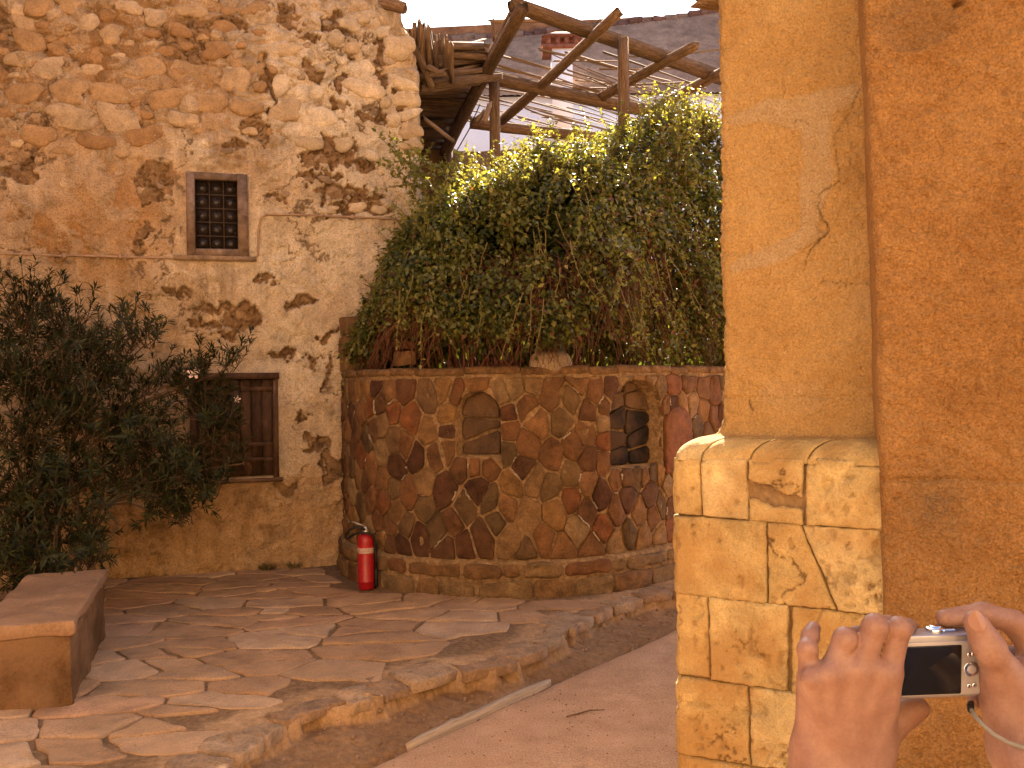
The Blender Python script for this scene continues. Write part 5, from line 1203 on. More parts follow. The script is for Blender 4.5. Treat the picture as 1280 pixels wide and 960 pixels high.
m, t, p, o_ = nm('ochre_plaster'); v = tpos(t); n1 = tnoise(t, v, 3.2, 5, .6); n2 = tnoise(t, v, 22, 6, .65); n3 = tnoise(t, v, 150, 4, .65)
c = tramp(t, n1, [(.3, (0.57, 0.325, 0.108)), (.5, (0.645, 0.39, 0.14)), (.7, (0.70, 0.445, 0.175))])
c = tmix(t, tmath(t, 'MULTIPLY', tattr(t, 'patch'), tramp(t, n2, [(.35, .5), (.6, .95)])), c, (0.60, 0.42, 0.22)); c = tmix(t, tattr(t, 'crack'), c, (0.24, 0.13, 0.05))
c = tmix(t, 1.0, c, tramp(t, n2, [(.3, .9), (.7, 1.07)]), 'MULTIPLY'); c = tmix(t, 1.0, c, tramp(t, n3, [(.3, .70), (.7, 1.2)]), 'MULTIPLY')
c = tmix(t, 1.0, c, (KS, KS, KS), 'MULTIPLY'); t.links.new(c, p.inputs['Base Color']); p.inputs['Roughness'].default_value = .92; p.inputs['Specular IOR Level'].default_value = .15
tbump(t, p, tmath(t, 'ADD', n3, tmath(t, 'MULTIPLY', tnoise(t, v, 85, 3, .55), 1.2)), 1.0, .010); m_och = m
shaft = grid_obj('buttress_shaft', wrap(S3, Z3, off_z(Z3), H3), m_och, attrs={'patch': np.clip(patch + patch2 * .35, 0, 1), 'crack': crack}); cpart(shaft)
# moulding stones under the shaft (rounded tops), split at their joints
def front_s(px, py=562): return RB.sz(px, py)[0]
JN = [-.30, -.14, front_s(873), front_s(934), front_s(1006), front_s(1111), SEND + .03]
SAND = [(0.710, 0.519, 0.226), (0.670, 0.471, 0.193), (0.750, 0.567, 0.270), (0.640, 0.449, 0.182)]
def strip_grid(s0, s1, zs_, offf, seed, gap=.0025, amp=.005):
    n = max(6, int((s1 - s0) / .006)); ss = np.linspace(s0 + gap, s1 - gap, n); A_, B_ = np.meshgrid(ss, zs_)
    hh = fbm(A_ * 20 + seed, B_ * 20, 4, seed) * amp * 2 + fbm(A_ * 60, B_ * 60 + seed, 2, 3) * amp * .6
    ed = np.minimum(A_ - s0, s1 - A_); hh = hh - .006 * np.exp(-ed / .004)
    G = wrap(A_, B_, offf(B_), hh)
    # returns into the joint
    deep = wrap(A_, B_, offf(B_), hh * 0 - .05)
    return np.concatenate([deep[:, :1], G, deep[:, -1:]], 1)
zs_ = np.linspace(1.3455, 1.418, 16)
for k in range(len(JN) - 1):
    G = strip_grid(JN[k], JN[k + 1], zs_, off_z, 5 + k); G = np.concatenate([G, ], 0)
    o = grid_obj('moulding_stone', G, m_ash); kk = random.choice(SAND); o.color = (*kk, 1); cpart(o)
# ashlar blocks of the base: quads in photo pixels (tl, tr, br, bl); first column wraps the corner
def q_sz(q): return [RB.sz(*p_) for p_ in q]
def ashlar(q, proud=0.0, seed=0, wrap_left=False, col=None, res=.006, amp=.006, rag=0.0, rag_t=1, rag_b=1):
    (s_tl, z_tl), (s_tr, z_tr), (s_br, z_br), (s_bl, z_bl) = q_sz(q) if not isinstance(q[0], str) else q[1]
    if wrap_left: s_tl = s_bl = -.34
    w_ = max(s_tr - s_tl, s_br - s_bl); h_ = max(z_tl - z_bl, z_tr - z_br); nx = max(5, int(w_ / res)); nz = max(5, int(h_ / res)); g = .0012
    U_, V_ = np.meshgrid(np.linspace(g / w_, 1 - g / w_, nx), np.linspace(g / h_, 1 - g / h_, nz))
    s_ = (s_bl * (1 - U_) + s_br * U_) * (1 - V_) + (s_tl * (1 - U_) + s_tr * U_) * V_; z_ = (z_bl * (1 - U_) + z_br * U_) * (1 - V_) + (z_tl * (1 - U_) + z_tr * U_) * V_
    eb = np.minimum(np.minimum(U_, 1 - U_) * w_, np.minimum(V_, 1 - V_) * h_); ke = np.exp(-eb / .012); s_ = s_ + fbm(s_ * 40 + seed, z_ * 40, 4, 3, .6) * .010 * ke; z_ = z_ + fbm(s_ * 40 + 9, z_ * 40 + seed, 4, 5, .6) * .010 * ke
    if wrap_left:    # ragged weathered arris
        s_ = s_ + fbm(z_ * 18 + seed, z_ * 0, 4, seed % 8) * .02 * np.exp(-(s_ / .05) ** 2)
    if rag: z_ = z_ + fbm(s_ * 22 + seed, z_ * 0, 4, 3, .6) * rag * 2 * np.where(V_ < .5, (1 - 2 * V_) ** 2 * (rag_b), (2 * V_ - 1) ** 2 * rag_t)
    ed = np.minimum(np.minimum(U_, 1 - U_) * w_, np.minimum(V_, 1 - V_) * h_)
    hh = proud + fbm(s_ * 9 + seed, z_ * 9, 5, seed % 8) * amp * 2.4 + fbm(s_ * 45, z_ * 45 + seed, 3, 2) * amp * .9 - .006 * np.exp(-ed / .0035)
    # chipped corners and flaws
    ch = fbm(s_ * 14 + seed * 3, z_ * 14, 3, 6); hh = hh - .010 * sstep(.17, .21, ch)
    pit = sstep(.70, .80, vn(s_ * 55 + seed, z_ * 55, 3)) * sstep(.45, .6, vn(s_ * 9, z_ * 9 + seed, 4)); hh = hh - pit * .006
    rid2 = np.abs(fbm(s_ * 4.5 + seed * 7.3, z_ * 4.5 + seed, 5, (seed + 3) % 8, .62)); ckk = (1 - sstep(.0035, .011, rid2)) * sstep(.0, .1, fbm(s_ * 5 + seed, z_ * 5, 3, 7) + .02); hh = hh - ckk * .007
    tri = fbm(s_ * 11 + seed * 2.1, z_ * 11, 2, 1); hh = hh + .006 * (np.floor(tri * 9) / 9 - tri) * 2
    if wrap_left: hh = hh - .02 * sstep(.05, .35, fbm(s_ * 10, z_ * 10 + seed, 3, 4)) * np.exp(-(s_ / .05) ** 2)
    G = wrap(s_, z_, np.full(s_.shape, DEL), hh); dp = wrap(s_, z_, np.full(s_.shape, DEL), np.full(s_.shape, -.06))
    G = np.concatenate([dp[:, :1], G, dp[:, -1:]], 1)
    bot = np.concatenate([dp[:1, :1], dp[:1], dp[:1, -1:]], 1); tp = np.concatenate([dp[-1:, :1], dp[-1:], dp[-1:, -1:]], 1); G = np.concatenate([bot, G, tp], 0)
    CK = np.zeros(G.shape[:2]); CK[1:-1, 1:-1] = np.clip(ckk + pit * .4, 0, 1); o = grid_obj('block', G, m_ash, attrs={'crack': CK}); kk = col or random.choice(SAND); f = random.uniform(.95, 1.05); o.color = (kk[0] * f, kk[1] * f, kk[2] * f, 1); return cpart(o)
R1 = 1132                                                             # right ends run under the rough wall
ashlar([(838, 572), (874, 573), (877, 645), (840, 643)], .0, 1, True)
ashlar([(875, 573), (933, 574), (935, 651), (878, 645)], .002, 2)
ashlar([(935, 574), (1004, 573), (1003, 624), (936, 600)], .004, 3, rag=.014, rag_t=0)
ashlar([(936, 625), (1003, 640), (1003, 657), (936, 651)], .001, 4, rag=.012, rag_b=0)
ashlar([(936, 601), (1003, 625), (1003, 639), (936, 624)], -.030, 5, amp=.012, col=(0.52, 0.34, 0.15))
ashlar([(1007, 573), (1110, 576), (1111, 663), (1007, 657)], .006, 6, amp=.009)
ashlar([(1112, 577), (R1, 578), (R1, 664), (1113, 663)], .001, 7)
ashlar([(840, 644), (958, 652), (959, 755), (846, 741)], .002, 8, True)
ashlar([(959, 653), (999, 656), (1046, 763), (960, 756)], .0, 9)
ashlar([(1001, 657), (R1, 664), (R1, 774), (1048, 763)], .004, 10, amp=.008)
ashlar([(847, 742), (884, 745), (888, 849), (851, 845)], -.002, 11, True)
ashlar([(885, 746), (985, 757), (984, 866), (889, 850)], .004, 12)
ashlar([(990, 758), (R1, 774), (R1, 884), (989, 867)], .001, 13)
ashlar([(851, 846), (934, 858), (937, 958), (856, 948)], .002, 14, True)
ashlar([(936, 859), (R1, 885), (R1, 985), (938, 958)], .0, 15)
zlow = RB.sz(900, 952)[1]
for r_ in range(2):
    zt_ = zlow - r_ * .32 ; cuts = [-.34, .22 + .1 * r_, .55, SEND + .05]
    for k in range(3): ashlar(('sz', [(cuts[k], zt_ - .003), (cuts[k + 1], zt_ - .003), (cuts[k + 1], zt_ - .317), (cuts[k], zt_ - .317)]), .001 * k, 30 + r_ * 3 + k, res=.012)
# mortar core behind the blocks, wrapping the corner
zz3 = np.linspace(-.35, 1.342, 60); ss3 = np.concatenate([-np.arange(3.4, .1, -.2), np.linspace(-.1, SEND + .06, 90)]); A_, B_ = np.meshgrid(ss3, zz3)
cpart(grid_obj('mortar_core', wrap(A_, B_, np.full(A_.shape, DEL), -.022 + fbm(A_ * 30, B_ * 30, 3, 3) * .01), stone_mat('joint_mortar', [(0.30, 0.18, 0.08), (0.42, 0.27, 0.13)], bump=.6)))
ss4 = np.concatenate([-np.arange(3.4, .3, -.2), [-.3]])
A_, B_ = np.meshgrid(ss3, np.array([0.0, 1.0])); l0 = wrap(ss3, np.full(ss3.shape, 1.3425), np.full(ss3.shape, DEL), -.004); l1 = wrap(ss3, np.full(ss3.shape, 1.3435), np.full(ss3.shape, 0.0), -.02)
cpart(grid_obj('ledge', np.stack([l0, l1]), m_och))
# rough reddish wall to the right, slightly proud of the buttress and turned towards the viewer
WD = np.array([.957, -.29]); wa = RB.P(SEND - .010, 0, .030)[:2]; RW = Plane(wa, WD)
sf4 = np.concatenate([np.arange(-.02, .75, .0045), np.arange(.75, 3.6, .06)]); zf4 = np.concatenate([np.arange(-.35, .25, .05), np.arange(.25, 2.95, .0048), np.arange(2.96, 3.3, .03), np.arange(3.4, 8.0, .15)])
S4, Z4 = np.meshgrid(sf4, zf4)
edge4 = fbm(zf4 * 3, zf4 * 0, 4, 6) * .016 - .030 * np.clip((zf4 - 1.2) / 1.6, 0, 1.5) - .012
H4 = fbm(S4 * 15, Z4 * 15, 5, 4, .65) * .024 + fbm(S4 * 46, Z4 * 46, 2, 1) * .016 + fbm(S4 * 95, Z4 * 95, 1, 2) * .009 + fbm(S4 * 2.5, Z4 * 2.5, 3, 2) * .03
band = np.exp(-((Z4 - (RW.sz(1200, 600)[1] + fbm(S4 * 6, Z4 * 0, 3, 3) * .02)) / .006) ** 2); H4 = H4 - band * .012
H4 = H4 - .022 * np.exp(-np.clip(S4 + .02, 0, None) / .008)
sU, zU = RW.sz(1150, 25); up = sstep(.35, .65, np.exp(-(((S4 - sU) / .10) ** 2 + ((Z4 - zU) / .09) ** 2)) + fbm(S4 * 10, Z4 * 10, 4, 5) * .8); H4 = H4 - up * .012
sH, zH = RW.sz(1204, 0); H4 = H4 - .05 * np.exp(-(((S4 - sH) / .012) ** 2 + ((Z4 - zH) / .008) ** 2))
st = np.clip(np.exp(-(((S4 - RW.sz(1165, 0)[0]) / .07) ** 2 + ((Z4 - RW.sz(1165, 630)[1]) / .1) ** 2)) * .9 + .75 * sstep(RW.sz(1200, 560)[1] + .1, RW.sz(1200, 800)[1], Z4) * (0.5 + fbm(S4 * 8, Z4 * 8, 4, 6)) + up * .5, 0, 1)
m, t, p, o_ = nm('rough_red_plaster'); v = tpos(t); n1 = tnoise(t, v, 4, 5, .6); n2 = tnoise(t, v, 26, 6, .68); n3 = tnoise(t, v, 140, 4, .65)
c = tramp(t, n1, [(.3, (0.506, 0.247, 0.074)), (.5, (0.598, 0.308, 0.099)), (.7, (0.678, 0.374, 0.132))])
c = tmix(t, tmath(t, 'MULTIPLY', tattr(t, 'stain'), tramp(t, n2, [(.35, .3), (.6, 1.0)])), c, (0.30, 0.18, 0.085))
c = tmix(t, 1.0, c, tramp(t, n2, [(.3, .82), (.7, 1.12)]), 'MULTIPLY'); c = tmix(t, 1.0, c, tramp(t, n3, [(.3, .62), (.7, 1.25)]), 'MULTIPLY')
c = tmix(t, 1.0, c, (KS, KS, KS), 'MULTIPLY'); t.links.new(c, p.inputs['Base Color']); p.inputs['Roughness'].default_value = .93; p.inputs['Specular IOR Level'].default_value = .15
tbump(t, p, tmath(t, 'ADD', n3, tmath(t, 'MULTIPLY', tnoise(t, v, 75, 4, .6), 1.5)), 1.0, .014)
wgt4 = np.exp(-np.clip(S4, 0, None) / .15)
G4 = RW.P(S4 + edge4[:, None] * wgt4, Z4, H4); G4 = np.concatenate([RW.P(S4[:, :1] + edge4[:, None], Z4[:, :1], -.25), G4], 1); st = np.concatenate([st[:, :1], st], 1)
cpart(grid_obj('rough_wall', G4, m, attrs={'stain': st}))
# far side and roof of that building
mb = MB(); q0 = wrap(np.array([-3.4]), np.array([0.]), np.array([0.]))[0]; q1 = RW.P(3.5, 0, 0); ql = [(wrap(np.array([0.]), np.array([0.]), np.array([0.]))[0][:2]), q0[:2], (q1[0] + 1.5, q0[1]), (q1[0] + .9, q1[1]), q1[:2], RB.P(SEND, 0, 0)[:2]]
n = len(ql); V = [(float(x), float(y), 7.85) for x, y in ql] + [(float(x), float(y), 8.1) for x, y in ql]
mb.add(V, [tuple(range(n - 1, -1, -1)), tuple(range(n, 2 * n))] + [(k, (k + 1) % n, n + (k + 1) % n, n + k) for k in range(n)]); cpart(mb.build('roof', m_rubmort))
mb = MB(); V = [(float(x), float(y), z_) for z_ in (-.3, 7.9) for x, y in ql[1:5]]; mb.add(V, [(k, k + 1, k + 5, k + 4) for k in range(3)]); cpart(mb.build('side_wall', m_rubmort))
# timber eave end poking out at the top of the buttress
e0 = at(872, 2, 3.2); e1 = at(900, 6, 3.25); o = log('eave_timber', e0 + np.array([-.0, 0, .0]), e1 + np.array([.12, .05, .01]), .022, .026, m_beam, None, 71, square=.6); cpart(o)
e0 = at(497, -6, 8.3); e1 = at(505, 14, 8.3); o = log('eave_timber', at(480, 2, 8.35), at(506, 10, 8.3), .06, .05, m_beam, None, 72, square=.6); bpart(o)

# ================================================================== UNSEEN HOUSES ADDED FOR BOUNCE AND SHADE (behind and left of the viewpoint)
m_court = stone_mat('added_house_sandstone', [(0.58, 0.40, 0.22), (0.66, 0.48, 0.28)], sc=1.5, lo=.9, hi=1.08, bump=.6, bdist=.01, fine=50, k=1.0)  # full reflectance so the added house bounces more light
def court(name, label, A_, B_, ht, thick, wins):
    root = empty(name, label, 'building', (A_[0], A_[1], PATH_Z)); pl = Plane(A_, np.array(B_) - np.array(A_)); Lw = np.linalg.norm(np.array(B_) - np.array(A_))
    ss = np.linspace(0, Lw, int(Lw / .12)); zz = np.linspace(-.3, ht, int(ht / .12)); A2, B2 = np.meshgrid(ss, zz); hh = fbm(A2 * 1.2, B2 * 1.2, 4, 4) * .08
    for s_, z_, w2, h2 in wins: hh = np.where((np.abs(A2 - s_) < w2 / 2) & (np.abs(B2 - z_) < h2 / 2), -.2, hh)
    o = grid_obj('wall', pl.P(A2, B2, hh), m_court); o.parent = root; o.matrix_parent_inverse = Matrix.Translation(-root.location)
    mb = MB(); c = [pl.P(0, 0, -.3), pl.P(Lw, 0, -.3), pl.P(Lw, 0, -thick), pl.P(0, 0, -thick)]; V = [(q[0], q[1], z_) for z_ in (-.3, ht + .02) for q in c]
    mb.add(V, [(0, 1, 5, 4), (1, 2, 6, 5), (2, 3, 7, 6), (3, 0, 4, 7), (4, 5, 6, 7)]); o = mb.build('block', m_court); o.parent = root; o.matrix_parent_inverse = Matrix.Translation(-root.location)
    for s_, z_, w2, h2 in wins:
        mb = MB(); q = [pl.P(s_ + a * w2 / 2, z_ + b * h2 / 2, -.12) for a, b in ((-1, -1), (1, -1), (1, 1), (-1, 1))]; mb.add(q, [(0, 1, 2, 3)]); o = mb.build('shutter', m_shut); o.parent = root; o.matrix_parent_inverse = Matrix.Translation(-root.location)
    return root
court('added_bounce_house', 'unseen sandstone house added opposite the round wall to bounce sunlight', (9.0, -5.6), (-9.0, -5.6), 7.0, 3.0, [(4, 1.9, .9, 1.3), (9, 1.0, 1.1, 2.3), (13.5, 1.9, .9, 1.3)])  # added out of view; its sunlit wall throws warm light into the court
court('added_shade_house', 'unseen sandstone house added beyond the oleander to darken the left side', (-4.45, 0.4), (-4.45, 7.2), 8.0, 3.0, [(3, 2.2, .8, 1.1)])  # added out of view to cut skylight around the bench and oleander

# ================================================================== PERSON WITH A CAMERA: signed distance figure + surface nets
def smin(a, b, k):
    h = np.clip(.5 + .5 * (b - a) / k, 0, 1); return b * (1 - h) + a * h - k * h * (1 - h)
def cone(P, a, b, ra, rb, flat=None):
    a = np.asarray(a, np.float32); b = np.asarray(b, np.float32); ab = b - a; q = P - a; tt = np.clip((q @ ab) / max(ab @ ab, 1e-12), 0, 1)
    return np.linalg.norm(q - tt[..., None] * ab, axis=-1) - (ra + (rb - ra) * tt)
def ellip(P, c, r):
    q = (P - np.asarray(c, np.float32)) / np.asarray(r, np.float32); k = np.linalg.norm(q, axis=-1); return (k - 1) * min(r)
def surface_nets(fn, lo, hi, vox, name):
    lo = np.asarray(lo, float); hi = np.asarray(hi, float); n = np.ceil((hi - lo) / vox).astype(int) + 1
    g = [np.arange(k) * vox + l for k, l in zip(n, lo)]; D = np.empty(n, np.float32)
    for i in range(0, n[0], 24):
        X = np.stack(np.meshgrid(g[0][i:i + 24], g[1], g[2], indexing='ij'), -1).astype(np.float32); D[i:i + 24] = fn(X)
    s = D < 0; cs = np.zeros(np.array(n) - 1, int)
    for a in (0, 1):
        for b in (0, 1):
            for c in (0, 1): cs += s[a:n[0] - 1 + a, b:n[1] - 1 + b, c:n[2] - 1 + c]
    act = (cs > 0) & (cs < 8); idx = np.full(act.shape, -1); ii = np.argwhere(act); idx[act] = np.arange(len(ii)); acc = np.zeros((len(ii), 3)); cnt = np.zeros(len(ii))
    corners = [(a, b, c) for a in (0, 1) for b in (0, 1) for c in (0, 1)]
    for u in corners:
        for ax_ in range(3):
            if u[ax_]: continue
            w_ = list(u); w_[ax_] = 1; d0 = D[ii[:, 0] + u[0], ii[:, 1] + u[1], ii[:, 2] + u[2]]; d1 = D[ii[:, 0] + w_[0], ii[:, 1] + w_[1], ii[:, 2] + w_[2]]
            m_ = (d0 < 0) != (d1 < 0); tt = d0 / np.where(m_, d0 - d1, 1); p_ = np.tile(np.array(u, float), (len(ii), 1)); p_[:, ax_] += tt; acc[m_] += p_[m_]; cnt[m_] += 1
    V = lo + (ii + acc / cnt[:, None]) * vox; F = []
    for ax_ in range(3):
        b_, c_ = (ax_ + 1) % 3, (ax_ + 2) % 3; sl0 = [slice(None)] * 3; sl1 = [slice(None)] * 3; sl0[ax_] = slice(0, -1); sl1[ax_] = slice(1, None)
        s0, s1 = s[tuple(sl0)], s[tuple(sl1)]; e = np.argwhere(s0 != s1); e = e[(e[:, b_] > 0) & (e[:, c_] > 0) & (e[:, b_] < n[b_] - 1) & (e[:, c_] < n[c_] - 1)]; fl = s0[e[:, 0], e[:, 1], e[:, 2]]
        q = []
        for db, dc in ((-1, -1), (0, -1), (0, 0), (-1, 0)):
            k = e.copy(); k[:, b_] += db; k[:, c_] += dc; q.append(idx[k[:, 0], k[:, 1], k[:, 2]])
        q = np.stack(q, -1); q[~fl] = q[~fl][:, ::-1]; F.append(q)
    return V, np.concatenate(F)
def hp(cx, cy, Y): return at(960 + cx / 4, 720 + cy / 4, Y)          # crop units of the hand close-up -> place
mm = .001
# ---- left hand: we see its back; the fingers bend away over the camera at their middle knuckles
PALM_L = [(hp(590, 500, .703), hp(490, 900, .716), 12.5, 17), (hp(455, 495, .701), hp(415, 900, .713), 12.5, 18), (hp(325, 505, .703), hp(330, 900, .714), 12, 18), (hp(215, 530, .707), hp(245, 900, .717), 11, 17),
          (hp(505, 620, .712), hp(430, 860, .722), 16, 18)]
ARM_L = [(hp(280, 900, .716), hp(270, 1180, .700), 21, 22), (hp(440, 900, .716), hp(450, 1180, .700), 21, 23)]
FING_L = [
    [(hp(600, 455, .701), 10.4), (hp(652, 268, .699), 8.6), (hp(700, 262, .735), 7.6), (hp(735, 330, .742), 6.6)],
    [(hp(460, 440, .699), 10.6), (hp(534, 258, .697), 9.2), (hp(600, 250, .737), 8.0), (hp(650, 330, .745), 7.0)],
    [(hp(330, 460, .701), 10.0), (hp(386, 322, .700), 8.8), (hp(450, 300, .738), 7.6), (hp(520, 360, .746), 6.8)],
    [(hp(212, 500, .705), 8.8), (hp(196, 370, .704), 7.0), (hp(212, 300, .712), 6.4), (hp(228, 262, .722), 5.6)]]
THUMB_L = [(hp(520, 820, .722), 17), (hp(610, 730, .732), 13.5), (hp(690, 685, .737), 11), (hp(752, 662, .737), 8.6)]
def chain(P, ch, k=.003):
    d = None
    for (a, ra), (b, rb) in zip(ch[:-1], ch[1:]):
        c = cone(P, a, b, ra * mm, rb * mm); d = c if d is None else smin(d, c, k)
    return d
def left_hand(P):
    d = None
    for a, b, ra, rb in PALM_L: c = cone(P, a, b, ra * mm, rb * mm); d = c if d is None else smin(d, c, .012)
    arm = None
    for a, b, ra, rb in ARM_L: c = cone(P, a, b, ra * mm, rb * mm); arm = c if arm is None else smin(arm, c, .02)
    d = smin(d, arm, .02)
    for i, (x, y) in enumerate(((592, 470), (452, 455), (325, 478), (214, 508))):   # knuckles and tendons
        d = smin(d, ellip(P, hp(x, y, .694), (.0065, .005, .0065)), .010)
        d = smin(d, cone(P, hp(x - 4, y + 20, .6905), hp(340 + (x - 340) * .45, 800, .6965), .0017, .0010), .012)
    out = smin(d, chain(P, THUMB_L, .006), .012)
    for ch in FING_L:
        f = chain(P, ch, .0035); f = smin(f, ellip(P, np.array(ch[1][0]) + np.array([0, -.0015, .0015]), (ch[1][1] * mm * 1.0,) * 3), .003)
        out = np.minimum(out, smin(d, f, .0045))
    return out
# ---- right hand: thumb on the camera back, index finger over the shutter
THUMB_R = [(hp(1215, 640, .703), 19), (hp(1168, 480, .697), 13.5), (hp(1092, 335, .690), 10.6), (hp(1040, 232, .690), 9.0)]
INDEX_R = [(hp(1345, 380, .742), 11.5), (hp(1225, 232, .740), 9.6), (hp(1075, 186, .731), 8.4), (hp(885, 212, .722), 7.0)]
REST_R = [[(hp(1350, 470, .748), 11), (hp(1270, 400, .768), 9), (hp(1120, 400, .764), 8), (hp(1040, 410, .756), 7)], [(hp(1360, 580, .748), 10.5), (hp(1270, 520, .768), 9), (hp(1120, 510, .764), 8), (hp(1040, 515, .756), 7)], [(hp(1350, 680, .744), 9.5), (hp(1240, 640, .762), 8), (hp(1110, 628, .758), 7), (hp(1030, 622, .746), 6)]]
PALM_R = [(hp(1190, 560, .705), hp(1290, 860, .695), 19, 24), (hp(1340, 430, .738), hp(1400, 880, .712), 14, 22), (hp(1270, 520, .722), hp(1340, 860, .705), 17, 24), (hp(1370, 560, .742), hp(1430, 900, .715), 14, 22)]
ARM_R = [(hp(1310, 880, .696), hp(1500, 1260, .655), 24, 27), (hp(1400, 880, .706), hp(1600, 1240, .665), 24, 27)]
def right_hand(P):
    d = None
    for a, b, ra, rb in PALM_R: c = cone(P, a, b, ra * mm, rb * mm); d = c if d is None else smin(d, c, .014)
    arm = None
    for a, b, ra, rb in ARM_R: c = cone(P, a, b, ra * mm, rb * mm); arm = c if arm is None else smin(arm, c, .02)
    d = smin(d, arm, .02); th = chain(P, THUMB_R, .006); th = smin(th, ellip(P, hp(1120, 385, .684), (.010, .006, .010)), .006)
    out = smin(d, th, .010)
    for ch in [INDEX_R] + REST_R: out = np.minimum(out, smin(d, chain(P, ch, .004), .008))
    return out
def bounds(pts, pad): A_ = np.array(pts); return A_.min(0) - pad, A_.max(0) + pad
ptsL = [q for a, b, *_ in PALM_L + ARM_L for q in (a, b)] + [q for ch in FING_L + [THUMB_L] for q, _ in ch]
ptsR = [q for a, b, *_ in PALM_R + ARM_R for q in (a, b)] + [q for ch in REST_R + [INDEX_R, THUMB_R] for q, _ in ch]
VL, FL = surface_nets(left_hand, *bounds(ptsL, .03), .0015, 'l'); VR, FR = surface_nets(right_hand, *bounds(ptsR, .034), .0016, 'r')
# forearms, head and neck at a coarser grid; the wrists overlap the hands
SHL, SHR = np.array([.43, .02, 1.40]), np.array([.79, -.02, 1.40]); ELL, ELR = np.array([.30, .38, 1.10]), np.array([.66, .36, 1.12]); HEAD = np.array([.61, .03, 1.60]); PX, PY = .61, -.02
wL = (np.array(ARM_L[0][1]) + np.array(ARM_L[1][1])) / 2; wR = (np.array(ARM_R[0][1]) + np.array(ARM_R[1][1])) / 2
def figure(P):
    d = cone(P, wL + (wL - ELL) * -.06, ELL, .027, .040); d = smin(d, cone(P, ELL, SHL, .042, .052), .02)
    e = cone(P, wR + (wR - ELR) * -.06, ELR, .030, .040); e = smin(e, cone(P, ELR, SHR, .042, .052), .02)
    d = np.minimum(d, e)
    b = cone(P, (PX, PY, 1.36), (PX, PY, 1.02), .15, .14); b = smin(b, cone(P, SHL, SHR, .07, .07), .06); b = smin(b, ellip(P, (PX, PY, .95), (.18, .13, .16)), .06)
    d = smin(d, b, .04); d = smin(d, cone(P, (PX, PY, 1.38), (PX, PY + .02, 1.52), .058, .052), .04)
    h = ellip(P, HEAD + np.array([0, -.005, .035]), (.078, .098, .105)); h = smin(h, ellip(P, HEAD + np.array([0, .03, -.04]), (.058, .06, .075)), .03)
    h = smin(h, cone(P, HEAD + np.array([0, .085, .02]), HEAD + np.array([0, .108, -.018]), .008, .014), .012)
    for sx in (-1, 1): h = smin(h, ellip(P, HEAD + np.array([sx * .08, -.005, .01]), (.014, .022, .034)), .008); h = np.maximum(h, -ellip(P, HEAD + np.array([sx * .031, .093, .028]), (.014, .012, .009)))
    h = np.maximum(h, -ellip(P, HEAD + np.array([0, .098, -.055]), (.024, .010, .0035)))
    d = smin(d, h, .02)
    for sx in (-1, 1):
        hip = np.array([PX + sx * .09, PY, .90]); kn = np.array([PX + sx * .10, PY + .02, .44]); an = np.array([PX + sx * .11, PY - .01, -.10])
        l = smin(cone(P, hip, kn, .085, .058), cone(P, kn, an, .056, .040), .03); l = smin(l, cone(P, an, an + np.array([sx * .02, .15, -.045]), .04, .032), .02); d = smin(d, l, .03)
    return d
VB, FB = surface_nets(figure, (.12, -.30, -.20), (.98, .72, 1.80), .0125, 'b')
m, t, p, o_ = nm('skin'); v = tpos(t); n1 = tnoise(t, v, 45, 5, .6); n2 = tnoise(t, v, 420, 4, .6); n3 = tnoise(t, tpos(t, (1, 1, 2.6)), 240, 3, .6, .8)
c = tramp(t, n1, [(.3, (0.189, 0.090, 0.058)), (.5, (0.230, 0.120, 0.079)), (.7, (0.267, 0.148, 0.100))]); c = tmix(t, 1.0, c, tramp(t, n2, [(.3, .9), (.7, 1.08)]), 'MULTIPLY')
t.links.new(c, p.inputs['Base Color']); p.inputs['Roughness'].default_value = .5; p.inputs['Specular IOR Level'].default_value = .35
p.inputs['Subsurface Weight'].default_value = .12; p.inputs['Subsurface Radius'].default_value = (.008, .003, .0015); p.inputs['Subsurface Scale'].default_value = .6
tbump(t, p, tmath(t, 'ADD', n3, n2), .22, .0009); m_skin = m
Vall = np.concatenate([VL, VR, VB]); Fall = np.concatenate([FL, FR + len(VL), FB + len(VL) + len(VR)])
person = link('person', raw_mesh('person', Vall, Fall, True), m_skin)
tag(person, 'bare handed person holding up a small silver camera with both hands, thumb at the screen', 'person')
# finger nails
m_nail = plain_mat('fingernail', (0.255, 0.135, 0.095), .35, spec=.45, var=.06)
def nail(c, ax_u, ax_v, nrm, ru, rv):
    mb = MB(); V = []; c = Vector(c); u = Vector(ax_u).normalized(); v = Vector(ax_v).normalized(); n_ = Vector(nrm).normalized()
    for f in (1.0, .7, .35):
        for k in range(14): a = 2 * math.pi * k / 14; V.append(c + u * math.cos(a) * ru * f + v * math.sin(a) * rv * f * (1.12 if math.sin(a) > 0 else 1) + n_ * (.0012 - (math.cos(a) * f) ** 2 * .0022))
    V.append(c + n_ * .0012)
    mb.add(V, [(r_ * 14 + k, r_ * 14 + (k + 1) % 14, (r_ + 1) * 14 + (k + 1) % 14, (r_ + 1) * 14 + k) for r_ in range(2) for k in range(14)] + [(28 + k, 28 + (k + 1) % 14, 42) for k in range(14)])
    return mb.build('fingernail', m_nail, person, True)
nail(hp(1046, 226, .6812), (1, 0, .45), (-.42, 0, .9), (0, -1, .12), .0062, .0078)
